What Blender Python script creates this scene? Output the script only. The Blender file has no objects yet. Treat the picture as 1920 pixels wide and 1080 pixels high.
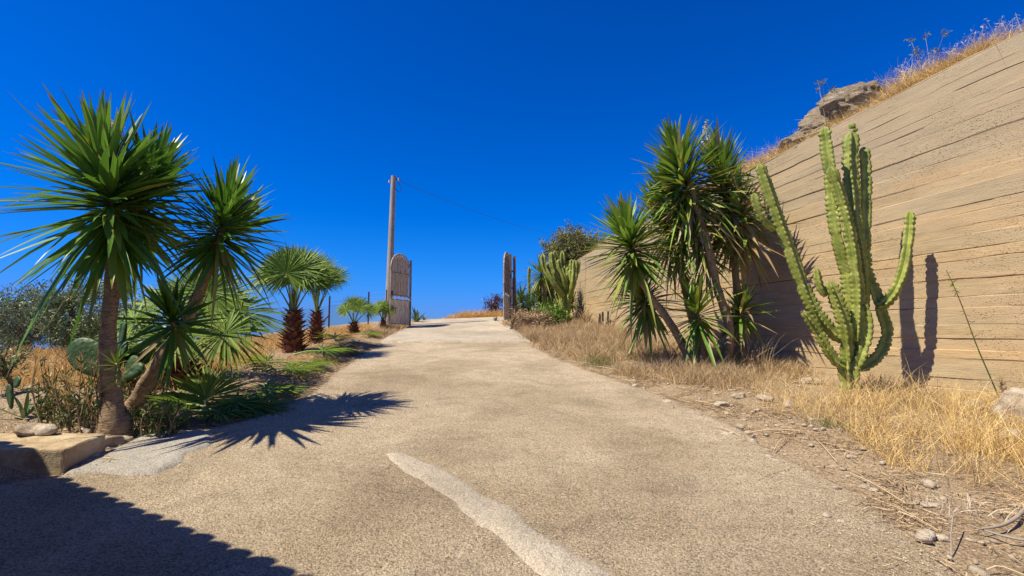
import bpy, math, random
import numpy as np
from mathutils import Vector, noise as mnoise

scene = bpy.context.scene
COL = scene.collection
rad = math.radians

# ------------------------------------------------------------------ camera
EYE = 1.6
PITCH = rad(4.76)
cam = bpy.data.cameras.new('camera'); cam_o = bpy.data.objects.new('camera', cam); COL.objects.link(cam_o)
cam.lens = 18; cam.sensor_width = 36; cam.clip_start = .05; cam.clip_end = 60000
cam_o.location = (0, 0, EYE); cam_o.rotation_euler = (rad(90) + PITCH, 0, 0)
scene.camera = cam_o

# ------------------------------------------------------------------ sky, sun, exposure
SUN_EL = rad(56); SUN_AZ = (-.930, -.367)                # horizontal direction towards the sun
SUNV = np.array([SUN_AZ[0] * math.cos(SUN_EL), SUN_AZ[1] * math.cos(SUN_EL), math.sin(SUN_EL)])
w = bpy.data.worlds.new('World'); scene.world = w; w.use_nodes = True
nt = w.node_tree; bg = nt.nodes['Background']
sky = nt.nodes.new('ShaderNodeTexSky'); sky.sky_type = 'NISHITA'; sky.sun_disc = False
sky.sun_elevation = SUN_EL; sky.sun_rotation = math.atan2(SUN_AZ[0], SUN_AZ[1])
sky.altitude = 300; sky.air_density = 1.0; sky.dust_density = .25; sky.ozone_density = 5.0
# deep polarised blue: per-channel response of the sky colour
def wm(op, a, b):
    o = nt.nodes.new('ShaderNodeMath'); o.operation = op
    for i_, v in enumerate((a, b)):
        if isinstance(v, (int, float)): o.inputs[i_].default_value = v
        else: nt.links.new(v, o.inputs[i_])
    return o.outputs[0]
gm = nt.nodes.new('ShaderNodeGamma'); gm.inputs[1].default_value = 1.25; nt.links.new(sky.outputs[0], gm.inputs[0])
hs = nt.nodes.new('ShaderNodeHueSaturation'); hs.inputs['Saturation'].default_value = 1.35; nt.links.new(gm.outputs[0], hs.inputs['Color'])
sp = nt.nodes.new('ShaderNodeSeparateColor'); cb = nt.nodes.new('ShaderNodeCombineColor'); nt.links.new(hs.outputs[0], sp.inputs[0]); K = .0956
cr = wm('MULTIPLY', sp.outputs[0], .17)
gg_ = wm('MULTIPLY', sp.outputs[1], K); cg = wm('DIVIDE', wm('MULTIPLY', gg_, .72 / K), wm('ADD', wm('MULTIPLY', wm('MULTIPLY', gg_, gg_), 1.2), 1.))
bb_ = wm('MULTIPLY', sp.outputs[2], K); cbl = wm('DIVIDE', wm('MULTIPLY', bb_, 1.25 / K), wm('ADD', wm('MULTIPLY', bb_, .25), 1.))
for q_, v_ in enumerate((cr, cg, cbl)): nt.links.new(v_, cb.inputs[q_])
nt.links.new(cb.outputs[0], bg.inputs[0]); bg.inputs[1].default_value = .063
sun = bpy.data.lights.new('sun', 'SUN'); sun.energy = 5.0; sun.angle = rad(.53); sun.color = (1, .91, .74)
sun_o = bpy.data.objects.new('sun', sun); COL.objects.link(sun_o)
sun_o.rotation_euler = Vector(SUNV).to_track_quat('Z', 'Y').to_euler()
scene.view_settings.view_transform = 'Standard'; scene.view_settings.look = 'None'
scene.view_settings.exposure = .6; scene.view_settings.gamma = 1

# ------------------------------------------------------------------ maths helpers
FX = 960.0
FW = np.array([0, math.cos(PITCH), math.sin(PITCH)]); UPV = np.array([0, -math.sin(PITCH), math.cos(PITCH)])
CAMP = np.array([0, 0, EYE])
def ray(px, py): return FW + np.array([1., 0, 0]) * ((px - 960) / FX) + UPV * ((540 - py) / FX)
def at(px, py, Y):
    d = ray(px, py); return CAMP + d * (Y / d[1])
def sm(a, b, x):
    t = np.clip((np.asarray(x, float) - a) / (b - a), 0, 1); return t * t * (3 - 2 * t)
def vnoise(x, y, seed=0):
    x = np.asarray(x, float); y = np.asarray(y, float)
    xi = np.floor(x).astype(np.int64); yi = np.floor(y).astype(np.int64); xf = x - xi; yf = y - yi
    def h(a, b):
        n = (a * 374761393 + b * 668265263 + seed * 982451653) & 0x7fffffff
        n = ((n ^ (n >> 13)) * 1274126177) & 0x7fffffff
        return ((n ^ (n >> 16)) & 0xffff) / 65535.
    u = xf * xf * (3 - 2 * xf); v = yf * yf * (3 - 2 * yf)
    return (h(xi, yi) * (1 - u) + h(xi + 1, yi) * u) * (1 - v) + (h(xi, yi + 1) * (1 - u) + h(xi + 1, yi + 1) * u) * v - .5
def fbm(x, y, o=4, seed=0):
    s = 0; a = 1
    for k in range(o):
        s = s + vnoise(x, y, seed + k) * a; x = x * 2.03 + 5.1; y = y * 2.03 + 1.7; a *= .5
    return s
def nrm(v): v = np.asarray(v, float); return v / (np.linalg.norm(v, axis=-1, keepdims=True) + 1e-9)
def spline(pts, n):
    pts = np.asarray(pts, float)
    if len(pts) == 2: return pts[0] + (pts[1] - pts[0]) * np.linspace(0, 1, n)[:, None]
    P = np.vstack([2 * pts[0] - pts[1], pts, 2 * pts[-1] - pts[-2]])
    out = []
    for t in np.linspace(0, len(pts) - 1, n):
        i = min(int(t), len(pts) - 2); f = t - i; a, b, c, d = P[i:i + 4]
        out.append(.5 * (2 * b + (c - a) * f + (2 * a - 5 * b + 4 * c - d) * f * f + (3 * b - a - 3 * c + d) * f ** 3))
    return np.array(out)

# ------------------------------------------------------------------ the lie of the land
def plane_pt(px, py):
    d = ray(px, py); t = EYE / (.09 * d[1] - d[2]); p = CAMP + d * t; return p[0], p[1]
RE = [plane_pt(*p) for p in [(2250, 1360), (1840, 1080), (1640, 940), (1500, 868), (1390, 800), (1250, 742), (1170, 713), (1095, 690), (1045, 672), (1000, 648), (975, 630), (950, 611)]]
LE = [plane_pt(*p) for p in [(-900, 1250), (-60, 915), (165, 882), (260, 832), (400, 800), (500, 772), (575, 738), (625, 700), (660, 674), (705, 650), (735, 630), (768, 614)]]
RE = [(RE[0][0] + .3, -6)] + RE + [(RE[-1][0] + .6, 26), (2.0, 40)]
LE = [(-7, -6)] + LE[0:1] + LE[1:] + [(-4.6, 24), (-3, 40)]
RE.sort(key=lambda p: p[1]); LE.sort(key=lambda p: p[1])
RE = np.array(RE); LE = np.array(LE)
def xr(y): return np.interp(y, RE[:, 1], RE[:, 0])
def xl(y): return np.interp(y, LE[:, 1], LE[:, 0])
def H(x, y, rough=False):
    x = np.asarray(x, float); y = np.asarray(y, float)
    yy = np.clip(y, -8, 23)
    z = .09 * yy
    over = np.clip(y - 23, 0, None)
    z = z - .02 * np.minimum(over, 12) ** 2 - .45 * np.clip(over - 12, 0, None)
    z = z + .035 * np.clip(x + 4, 0, 8) * sm(18, 23, y)
    dl = np.clip(xl(y) - x, 0, 7)
    z = z + .13 * sm(0, .9, dl) - .115 * dl * sm(10, 19, y)
    D = np.clip(-x - 10.4 - .6 * sm(12, 16, y), 0, None)
    z = z - .3 * D - .02 * np.minimum(D, 10) ** 2
    z = z - .5 * np.clip(-8 - y, 0, None)
    z = np.maximum(z, -64)
    dr = np.clip(x - xr(y), 0, 5)
    z = z + .05 * sm(.1, 1.0, dr)
    if rough:
        m = sm(0, .5, np.maximum(x - xr(y), xl(y) - x)) * sm(60, 20, np.abs(x) + np.abs(y))
        z = z + m * (.10 * fbm(x * 1.3, y * 1.3, 3, 5) + .05 * fbm(x * 7, y * 7, 3, 9)) - .012 * (1 - m)
    return z
def g(px, py):
    d = ray(px, py); t0 = .5
    for t in np.linspace(.5, 60, 2400):
        p = CAMP + d * t
        if p[2] < H(p[0], p[1]):
            a, b = t0, t
            for _ in range(25):
                m = (a + b) / 2; p = CAMP + d * m
                if p[2] < H(p[0], p[1]): b = m
                else: a = m
            return CAMP + d * b
        t0 = t
    return CAMP + d * 25
def gz(x, y): return float(H(x, y, True))

# ------------------------------------------------------------------ mesh helpers
class MB:
    def __init__(s): s.v = []; s.f = []; s.n = 0; s.uv = []; s.a = []; s.m = []; s.smooth = []
    def add(s, v, f, uv=None, var=None, mi=0, smooth=True):
        """v (N,3); f (M,k) int; uv per vertex (N,2); var per vertex (N)"""
        v = np.asarray(v, float).reshape(-1, 3); f = np.asarray(f, np.int64)
        s.v.append(v); s.f.append(f + s.n); s.n += len(v)
        s.uv.append(np.zeros((len(v), 2)) if uv is None else np.asarray(uv, float))
        s.a.append(np.zeros(len(v)) if var is None else np.broadcast_to(np.asarray(var, float), (len(v),)))
        s.m.append(np.full(len(f), mi)); s.smooth.append(np.full(len(f), smooth))
    def build(s, name, mats, parent=None):
        me = bpy.data.meshes.new(name)
        v = np.concatenate(s.v); a = np.concatenate(s.a); uv = np.concatenate(s.uv)
        loops = np.concatenate([f.reshape(-1) for f in s.f]); tot = np.concatenate([np.full(len(f), f.shape[1]) for f in s.f])
        me.vertices.add(len(v)); me.vertices.foreach_set('co', v.astype(np.float32).reshape(-1))
        me.loops.add(len(loops)); me.loops.foreach_set('vertex_index', loops.astype(np.int32))
        me.polygons.add(len(tot)); me.polygons.foreach_set('loop_start', np.concatenate([[0], np.cumsum(tot)[:-1]]).astype(np.int32))
        me.polygons.foreach_set('material_index', np.concatenate(s.m).astype(np.int32))
        me.polygons.foreach_set('use_smooth', np.concatenate(s.smooth))
        me.update(calc_edges=True)
        ul = me.uv_layers.new(name='uv'); ul.data.foreach_set('uv', uv[loops].astype(np.float32).reshape(-1))
        at_ = me.attributes.new('var', 'FLOAT', 'POINT'); at_.data.foreach_set('value', a.astype(np.float32))
        for m in (mats if isinstance(mats, (list, tuple)) else [mats]): me.materials.append(m)
        me.validate()
        o = bpy.data.objects.new(name, me); COL.objects.link(o)
        if parent is not None:
            o.parent = parent; o.matrix_parent_inverse = Vector_inv(parent)
        return o
def Vector_inv(p):
    from mathutils import Matrix
    return Matrix.Translation(-Vector(p.location))
def empty(name, loc):
    o = bpy.data.objects.new(name, None); o.location = Vector([float(c) for c in loc]); o.empty_display_size = .1; COL.objects.link(o); return o
def tag(o, label=None, cat=None, group=None, kind=None):
    if label: o['label'] = label
    if cat: o['category'] = cat
    if group: o['group'] = group
    if kind: o['kind'] = kind
    return o

def tube(mb, pts, radii, sides=12, mi=0, var=None, rough=0., seed=0, cap=True, n=None, ringy=0.):
    pts = np.asarray(pts, float)
    if n: 
        r0 = np.asarray(radii, float) * np.ones(len(pts)); pts2 = spline(pts, n); radii = np.interp(np.linspace(0, len(pts) - 1, n), np.arange(len(pts)), r0); pts = pts2
    R = np.asarray(radii, float) * np.ones(len(pts))
    T = nrm(np.gradient(pts, axis=0)); ref = np.array([0, 0, 1.]) if abs(T[0][2]) < .8 else np.array([0, 1., 0])
    A = nrm(np.cross(T[0], ref)); vs = []; uvs = []
    ln = np.concatenate([[0], np.cumsum(np.linalg.norm(np.diff(pts, axis=0), axis=1))])
    th = np.linspace(0, 2 * math.pi, sides + 1)[:-1]
    rng = np.random.RandomState(seed)
    for i, p in enumerate(pts):
        A = nrm(A - T[i] * np.dot(A, T[i])); B = np.cross(T[i], A)
        rr = R[i] * (1 + rough * vnoise(np.cos(th) * 1.7 + ln[i] * 5, np.sin(th) * 1.7 + ln[i] * 9, seed) * 2 + ringy * (rng.rand() - .5))
        vs.append(p + np.outer(np.cos(th) * rr, A) + np.outer(np.sin(th) * rr, B))
        uvs.append(np.stack([th / (2 * math.pi), np.full(sides, ln[i])], 1))
    k = len(pts); f = []
    i0, j0 = np.meshgrid(np.arange(k - 1), np.arange(sides), indexing='ij'); a = (i0 * sides + j0).ravel(); b = (i0 * sides + (j0 + 1) % sides).ravel()
    f = np.stack([a, b, b + sides, a + sides], 1)
    V = np.concatenate(vs); UV = np.concatenate(uvs)
    mb.add(V, f, UV, var, mi)
    if cap:
        for idx, pt in ((0, pts[0]), (k - 1, pts[-1])):
            ring = vs[idx]; c = np.vstack([ring, pt[None]])
            q = np.arange(sides); tri = np.stack([q, (q + 1) % sides, np.full(sides, sides)], 1)
            if idx == 0: tri = tri[:, ::-1]
            mb.add(c, tri, None, var, mi)

def box(mb, c, sx, sy, sz, rz=0, mi=0, tilt=None):
    """box centred at c, sizes full, rotated rz"""
    X = np.array([math.cos(rz), math.sin(rz), 0]); Y = np.array([-math.sin(rz), math.cos(rz), 0]); Z = np.array([0, 0, 1.])
    v = [np.asarray(c) + X * sx / 2 * a + Y * sy / 2 * b + Z * sz / 2 * d for d in (-1, 1) for a, b in ((-1, -1), (1, -1), (1, 1), (-1, 1))]
    f = [(3, 2, 1, 0), (4, 5, 6, 7), (0, 1, 5, 4), (1, 2, 6, 5), (2, 3, 7, 6), (3, 0, 4, 7)]
    mb.add(v, f, None, None, mi, False)

def ribbons(mb, base, dr, nm, L, W, prof, bend=None, fold=.3, var=0., mi=0, S=None, wide=3, twist=0):
    """N strips; prof (k,2): s, relative width; wide 3 = folded along the middle, 2 = flat"""
    base = np.asarray(base, float); N = len(base); dr = nrm(dr); nm = np.asarray(nm, float)
    side = nrm(np.cross(dr, nm)); nn = np.cross(side, dr)
    prof = np.asarray(prof, float); k = len(prof); L = np.broadcast_to(L, (N,)); W = np.broadcast_to(W, (N,))
    s = prof[:, 0][None, :, None]; wv = prof[:, 1][None, :, None] * W[:, None, None] * .5
    P = base[:, None, :] + dr[:, None, :] * (L[:, None, None] * s)
    if bend is not None: P = P + np.asarray(bend)[:, None, :] * (L[:, None, None] * s ** 2)
    if np.any(twist):
        a = np.broadcast_to(twist, (N,))[:, None, None] * s
        sd = side[:, None, :] * np.cos(a) + nn[:, None, :] * np.sin(a); nv = nn[:, None, :] * np.cos(a) - side[:, None, :] * np.sin(a)
    else: sd = side[:, None, :] + 0 * s; nv = nn[:, None, :] + 0 * s
    if wide == 3: V = np.stack([P - sd * wv + nv * wv * fold, P, P + sd * wv + nv * wv * fold], 2)
    else: V = np.stack([P - sd * wv, P + sd * wv], 2)
    uv = np.zeros((N, k, wide, 2)); uv[..., 0] = np.linspace(0, 1, wide)[None, None, :]; uv[..., 1] = prof[:, 0][None, :, None]
    i = np.arange(N)[:, None, None] * (k * wide); j = np.arange(k - 1)[None, :, None] * wide; q = np.arange(wide - 1)[None, None, :]
    a = (i + j + q).ravel(); f = np.stack([a, a + 1, a + 1 + wide, a + wide], 1)
    vv = np.repeat(np.broadcast_to(var, (N,)), k * wide)
    mb.add(V.reshape(-1, 3), f, uv.reshape(-1, 2), vv, mi)

# ------------------------------------------------------------------ materials
class NT:
    def __init__(s, name):
        s.m = bpy.data.materials.new(name); s.m.use_nodes = True; s.t = s.m.node_tree; s.b = s.t.nodes['Principled BSDF']
        s.b.inputs['Roughness'].default_value = .9; s.b.inputs['Specular IOR Level'].default_value = .25
    def n(s, typ, **kw):
        o = s.t.nodes.new('ShaderNode' + typ)
        for k, v in kw.items():
            if k.startswith('i_'):
                key = k[2:]; key = int(key) if key.isdigit() else key.replace('_', ' ')
                s.set(o.inputs[key], v)
            else: setattr(o, k, v)
        return o
    def set(s, inp, v):
        if hasattr(v, 'is_output') or isinstance(v, bpy.types.NodeSocket): s.t.links.new(v, inp)
        elif isinstance(v, (tuple, list)) and len(v) == 3 and inp.type == 'RGBA': inp.default_value = (*v, 1)
        else: inp.default_value = v
    def coord(s, kind='Object', scale=(1, 1, 1)):
        c = s.n('TexCoord'); mp = s.n('Mapping'); s.t.links.new(c.outputs[kind], mp.inputs[0]); mp.inputs['Scale'].default_value = scale; return mp.outputs[0]
    def noise(s, vec, scale, detail=4, rough=.6, dist=0): return s.n('TexNoise', i_Vector=vec, i_Scale=scale, i_Detail=detail, i_Roughness=rough, i_Distortion=dist).outputs[0]
    def vor(s, vec, scale, feature='F1', out='Distance', rnd=1): return s.n('TexVoronoi', feature=feature, i_Vector=vec, i_Scale=scale, i_Randomness=rnd).outputs[out]
    def ramp(s, fac, stops, interp='LINEAR'):
        r = s.n('ValToRGB', i_0=fac); r.color_ramp.interpolation = interp; e = r.color_ramp.elements
        while len(e) < len(stops): e.new(.5)
        for el, (p, c) in zip(e, stops):
            el.position = p; el.color = (*c, 1) if isinstance(c, tuple) else (c, c, c, 1)
        return r.outputs[0]
    def mix(s, fac, a, b, mode='MIX'):
        o = s.n('Mix', data_type='RGBA', blend_type=mode); s.set(o.inputs[0], fac); s.set(o.inputs[6], a); s.set(o.inputs[7], b); return o.outputs[2]
    def math(s, op, a, b=0., c=None):
        o = s.n('Math', operation=op); s.set(o.inputs[0], a); s.set(o.inputs[1], b)
        if c is not None: s.set(o.inputs[2], c)
        return o.outputs[0]
    def bump(s, h, strength=.5, dist=.01, normal=None):
        o = s.n('Bump', i_Height=h, i_Strength=strength, i_Distance=dist)
        if normal is not None: s.t.links.new(normal, o.inputs['Normal'])
        return o.outputs[0]
    def out(s, color=None, normal=None, rough=None, spec=None):
        if color is not None: s.set(s.b.inputs['Base Color'], color)
        if normal is not None: s.t.links.new(normal, s.b.inputs['Normal'])
        if rough is not None: s.set(s.b.inputs['Roughness'], rough)
        if spec is not None: s.b.inputs['Specular IOR Level'].default_value = spec
        return s.m
    def translucent(s, color, amount):
        tr = s.n('BsdfTranslucent'); s.set(tr.inputs[0], color); mx = s.n('MixShader'); mx.inputs[0].default_value = amount
        s.t.links.new(s.b.outputs[0], mx.inputs[1]); s.t.links.new(tr.outputs[0], mx.inputs[2]); s.t.links.new(mx.outputs[0], s.t.nodes['Material Output'].inputs[0])
    def island(s): return s.n('NewGeometry').outputs['Random Per Island']
    def attr(s, name='var'): return s.n('Attribute', attribute_name=name).outputs['Fac']

M = {}
def mat_road(name, base, pale, grey_fac=0., peb=88, contrast=.9):
    k = NT(name); c = k.coord()
    warp = k.noise(c, 3, 3)
    big = k.noise(c, .55, 5, .6); mid = k.noise(c, 4.5, 5, .65, .6)
    v1 = k.n('TexVoronoi', i_Vector=c, i_Scale=peb); v2 = k.n('TexVoronoi', i_Vector=c, i_Scale=peb * 2.1)
    peb1 = k.ramp(k.n('SeparateColor', i_0=v1.outputs['Color']).outputs[0], [(0, (.08, .055, .035)), (.12, (.30, .22, .13)), (.45, (.62, .49, .32)), (.72, (.74, .61, .42)), (.86, (.62, .42, .22)), (1, (.86, .77, .60))])
    b0 = k.mix(k.ramp(big, [(.40, 0.), (.56, 1.)]), tuple(x * .80 for x in base), pale)
    b1 = k.mix(k.math('MULTIPLY', k.ramp(mid, [(.42, 0.), (.6, 1.)]), .55), b0, tuple(x * .78 for x in base))
    col = k.mix(.5 * contrast, b1, peb1); fn = k.noise(c, 58, 5, .8); col = k.mix(.85 * contrast, col, k.ramp(fn, [(.36, .22), (.45, .9), (.62, 1.25)]), 'MULTIPLY')
    gaps = k.ramp(v1.outputs['Distance'], [(.5, 1.), (.72, .55)])
    col = k.mix(k.math('MULTIPLY', k.ramp(mid, [(.38, .9), (.7, .35)]), contrast), col, gaps, 'MULTIPLY')
    spots = k.ramp(k.vor(c, 13), [(.045, .45), (.075, 1.)]); col = k.mix(.6, col, spots, 'MULTIPLY')
    # wandering hairline cracks
    wv = k.n('VectorMath', operation='ADD'); k.t.links.new(c, wv.inputs[0])
    nz = k.n('TexNoise', i_Vector=c, i_Scale=1.3, i_Detail=4); k.t.links.new(nz.outputs['Color'], wv.inputs[1])
    ck = k.vor(wv.outputs[0], .45, 'DISTANCE_TO_EDGE')
    ckm = k.math('MULTIPLY', k.ramp(ck, [(.002, .35), (.005, 0.)]), k.ramp(k.noise(c, 1.1, 2), [(.57, 0.), (.66, 1.)]))
    col = k.mix(ckm, col, tuple(x * .35 for x in base))
    h = k.math('ADD', k.math('MULTIPLY', v1.outputs['Distance'], -.45), k.math('MULTIPLY', k.noise(c, 75, 4, .75), 1.3)); h = k.math('ADD', h, k.math('MULTIPLY', k.noise(c, 30, 5, .75), 1.3))
    h = k.math('ADD', h, k.math('MULTIPLY', k.noise(c, 9, 6, .7), 1.6))
    tone = k.ramp(k.noise(c, 1.1, 7, .72, 1.2), [(.34, .74), (.50, .93), (.62, 1.02)]); col = k.mix(contrast, col, tone, 'MULTIPLY')
    nb = k.bump(h, min(1., 1.0 * contrast + .1), .024)
    return k.out(col, nb, .95, .15)
M['road'] = mat_road('weathered_aggregate_concrete', (.68, .52, .32), (.90, .735, .50))
M['cement'] = mat_road('smooth_grey_cement', (.42, .41, .37), (.52, .50, .45), peb=90, contrast=.55)
M['upper'] = mat_road('pale_road_slab', (.46, .40, .305), (.56, .49, .375), peb=60, contrast=.55)
M['ridge'] = mat_road('ridge_concrete', (.58, .51, .395), (.70, .62, .49), peb=100, contrast=.6)

k = NT('dry_soil'); c = k.coord()
n1 = k.noise(c, 1.7, 6, .65); n2 = k.noise(c, 22, 6, .7); v = k.n('TexVoronoi', i_Vector=c, i_Scale=28)
col = k.ramp(n1, [(.3, (.27, .18, .10)), (.5, (.40, .29, .175)), (.68, (.52, .40, .25))])
col = k.mix(k.ramp(n2, [(.45, 0.), (.62, 1.)]), col, (.5, .39, .25))
col = k.mix(k.ramp(k.noise(c, 60, 3, .7), [(.5, 0.), (.58, .75)]), col, (.13, .085, .05))
M['soil'] = k.out(col, k.bump(k.math('ADD', k.math('MULTIPLY', n2, 2.), k.math('MULTIPLY', v.outputs['Distance'], .7)), .9, .03), 1., .1)

k = NT('sea_water'); c = k.coord(scale=(.02, .02, .02))
M['sea'] = k.out((.05, .16, .34), k.bump(k.noise(c, 3, 5), .15, 1.), .35, .5)

k = NT('board_marked_concrete'); uv = k.coord('UV'); st = k.coord('UV', (.55, 3.2, 1)); ob = k.coord()
sx = k.n('SeparateXYZ', i_0=uv); U = sx.outputs[0]; V = sx.outputs[1]
bi = k.attr('board')

wn = [bi]
fine = k.noise(st, 3, 7, .7); streak = k.noise(k.coord('UV', (.25, 1.6, 1)), 2, 5, .6); grain = k.noise(k.coord('UV', (3, 60, 1)), 1.5, 5, .7)
col = k.ramp(fine, [(.28, (.26, .175, .085)), (.48, (.44, .33, .175)), (.72, (.56, .44, .255))])
col = k.mix(k.math('MULTIPLY', k.ramp(streak, [(.40, 0.), (.64, 1.)]), .7), col, (.56, .36, .17))
col = k.mix(k.math('MULTIPLY', wn[0], .5), col, (.40, .335, .22))
topg = k.ramp(k.math('DIVIDE', V, 6.), [(.50, 0.), (.78, 1.)])
col = k.mix(k.math('MULTIPLY', topg, k.ramp(streak, [(.3, .8), (.7, .35)])), col, (.36, .295, .195))
low = k.ramp(k.math('DIVIDE', V, 6.), [(.09, 1.), (.13, 0.)]); col = k.mix(k.math('MULTIPLY', low, .6), col, (.37, .315, .215))
col = k.mix(k.math('MULTIPLY', grain, .28), col, (.28, .20, .12))
pores = k.vor(k.coord('UV', (1, 1.6, 1)), 17); pm = k.ramp(k.noise(uv, 1.2, 3), [(.42, 0.), (.6, 1.)])
pk = k.math('MULTIPLY', k.ramp(pores, [(.13, 1.), (.21, 0.)]), k.math('ADD', k.math('MULTIPLY', pm, .65), .05)); col = k.mix(pk, col, (.13, .085, .05))
por2 = k.math('MULTIPLY', k.ramp(k.vor(uv, 46), [(.16, 1.), (.26, 0.)]), k.math('MULTIPLY', pm, .8)); col = k.mix(por2, col, (.17, .115, .07))
col = k.mix(k.math('MULTIPLY', k.attr(), .85), col, (.085, .055, .035))
h = k.math('ADD', k.math('MULTIPLY', fine, 1.), k.math('MULTIPLY', grain, .8)); h = k.math('SUBTRACT', h, k.math('MULTIPLY', pk, 1.2)); h = k.math('SUBTRACT', h, por2)
h = k.math('ADD', h, k.math('MULTIPLY', k.noise(ob, 45, 4, .7), .5))
blot = k.noise(k.coord('UV', (.5, 1.2, 1)), 1.4, 6, .7); col = k.mix(k.ramp(blot, [(.3, .35), (.46, 0.)]), col, (.30, .23, .145)); M['wall'] = k.out(col, k.bump(h, .8, .010), .95, .12)

k = NT('old_concrete'); c = k.coord(); n1 = k.noise(c, 6, 6, .7)
M['conc'] = k.out(k.ramp(n1, [(.3, (.24, .165, .09)), (.5, (.42, .32, .19)), (.72, (.56, .46, .31))]), k.bump(k.math('SUBTRACT', k.noise(c, 30, 5, .7), k.math('MULTIPLY', k.ramp(k.vor(c, 25), [(.1, 1.), (.2, 0.)]), .8)), .6, .02), .95, .1)
k = NT('limestone'); c = k.coord(); n1 = k.noise(c, 5, 7, .7)
M['gravel'] = None
M['rock'] = k.out(k.ramp(n1, [(.28, (.24, .17, .105)), (.48, (.46, .375, .27)), (.7, (.66, .58, .46))]), k.bump(k.math('ADD', n1, k.noise(c, 28, 5, .75)), .8, .04), .95, .12)
k = NT('layered_outcrop'); c = k.coord(scale=(1.6, 1.6, 5)); n1 = k.noise(c, 2.6, 8, .75, 1.2)
M['outcrop'] = k.out(k.ramp(n1, [(.3, (.17, .12, .07)), (.42, (.46, .36, .235)), (.64, (.68, .57, .41))]), k.bump(n1, 1., .3), .97, .08)

def leaf_mat(name, dark, mid, light, dead=(.30, .19, .09), trans=.18, rough=.45, spec=.4, deadramp=(.6, .9)):
    k = NT(name); a = k.attr(); isl = k.island(); uv = k.coord('UV'); u = k.n('SeparateXYZ', i_0=uv)
    col = k.ramp(isl, [(0, dark), (.5, mid), (1, light)])
    str_ = k.noise(k.coord('UV', (14, .6, 1)), 2, 2); col = k.mix(k.math('MULTIPLY', str_, .35), col, light)
    edge = k.math('ABSOLUTE', k.math('SUBTRACT', u.outputs[0], .5)); col = k.mix(k.ramp(edge, [(.42, 0.), (.5, .35)]), col, tuple(min(1, x * 1.7) for x in light))
    yellow = tuple(np.array([.34, .33, .05]))
    col = k.mix(k.ramp(k.math('ADD', u.outputs[1], k.math('MULTIPLY', isl, .06)), [(.94, 0.), (.985, .85)]), col, (.22, .13, .06)); col = k.mix(k.ramp(a, [(.35, 0.), (.6, 1.)]), col, yellow); col = k.mix(k.ramp(a, [(deadramp[0], 0.), (deadramp[1], 1.)]), col, dead)
    m = k.out(col, None, rough, spec); k.translucent(col, trans); return m
M['yucca'] = leaf_mat('yucca_leaf', (.03, .095, .012), (.085, .205, .02), (.19, .35, .04), trans=.26, rough=.38, spec=.5)
M['yucca_r'] = leaf_mat('yucca_leaf_yellowed', (.045, .11, .014), (.11, .215, .022), (.25, .37, .05), dead=(.34, .235, .12), trans=.2)
M['palm'] = leaf_mat('fan_palm_leaf', (.05, .115, .010), (.125, .225, .016), (.27, .37, .04), trans=.35, rough=.5, spec=.25)
M['olive'] = leaf_mat('olive_leaf', (.05, .085, .02), (.13, .18, .055), (.28, .33, .16), trans=.12, rough=.5, spec=.35)
M['agave'] = leaf_mat('agave_leaf', (.06, .11, .05), (.11, .18, .07), (.18, .26, .10), trans=.08)
M['herb'] = leaf_mat('bush_leaf', (.03, .065, .018), (.06, .11, .025), (.11, .17, .04), dead=(.36, .20, .07), trans=.2)
M['scrub'] = leaf_mat('scrub_leaf', (.08, .085, .03), (.17, .18, .06), (.28, .27, .10), trans=.12, rough=.7, spec=.1)
M['purple'] = leaf_mat('purple_leaf', (.06, .035, .06), (.10, .05, .075), (.15, .08, .09), trans=.15)
def straw_mat(name, cols, trans=.25):
    k = NT(name); isl = k.island(); col = k.ramp(isl, [(i / (len(cols) - 1), c) for i, c in enumerate(cols)]); m = k.out(col, None, .75, .15); k.translucent(col, trans); return m
M['straw'] = straw_mat('dry_grass_pale', [(.24, .15, .07), (.58, .43, .23), (.42, .28, .13), (.72, .58, .36), (.34, .22, .11), (.62, .50, .28)])
M['gold'] = straw_mat('dry_grass_golden', [(.50, .30, .10), (.70, .46, .17), (.60, .38, .14), (.78, .58, .28)])
M['gold2'] = straw_mat('dry_grass_straw_yellow', [(.32, .20, .07), (.74, .52, .20), (.56, .37, .13), (.84, .65, .31), (.46, .30, .11), (.78, .56, .22)], .12)
M['seed'] = straw_mat('oat_seed_heads', [(.52, .43, .31), (.70, .62, .48)])
M['litter'] = straw_mat('dead_litter', [(.18, .11, .06), (.42, .29, .16), (.60, .46, .28), (.28, .19, .11)], .05)
M['rootm'] = straw_mat('grey_driftwood', [(.25, .21, .17), (.36, .31, .25)], .05)
M['flower'] = straw_mat('cream_flowers', [(.45, .42, .28), (.62, .58, .42)])
k = NT('yucca_bark'); uv = k.coord('UV', (5, 30, 1)); c = k.coord()
n1 = k.noise(uv, 1.2, 5, .7, 1.); n2 = k.noise(c, 14, 5)
M['bark'] = k.out(k.mix(k.ramp(n2, [(.4, 0.), (.65, .7)]), k.ramp(n1, [(.32, (.10, .06, .03)), (.5, (.30, .20, .115)), (.7, (.50, .37, .23))]), (.40, .30, .19)), k.bump(n1, 1., .03), .95, .1)
k = NT('olive_bark'); n1 = k.noise(k.coord('UV', (8, 4, 1)), 2, 5); M['obark'] = k.out(k.ramp(n1, [(.3, (.05, .035, .025)), (.7, (.2, .15, .11))]), k.bump(n1, .8, .02), .95, .1)
k = NT('palm_boot'); isl = k.island(); M['boot'] = k.out(k.mix(k.noise(k.coord(), 40, 3), k.ramp(isl, [(0, (.07, .025, .014)), (.6, (.19, .07, .035)), (1, (.36, .19, .10))]), (.12, .05, .03)), None, .8, .2)
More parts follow.
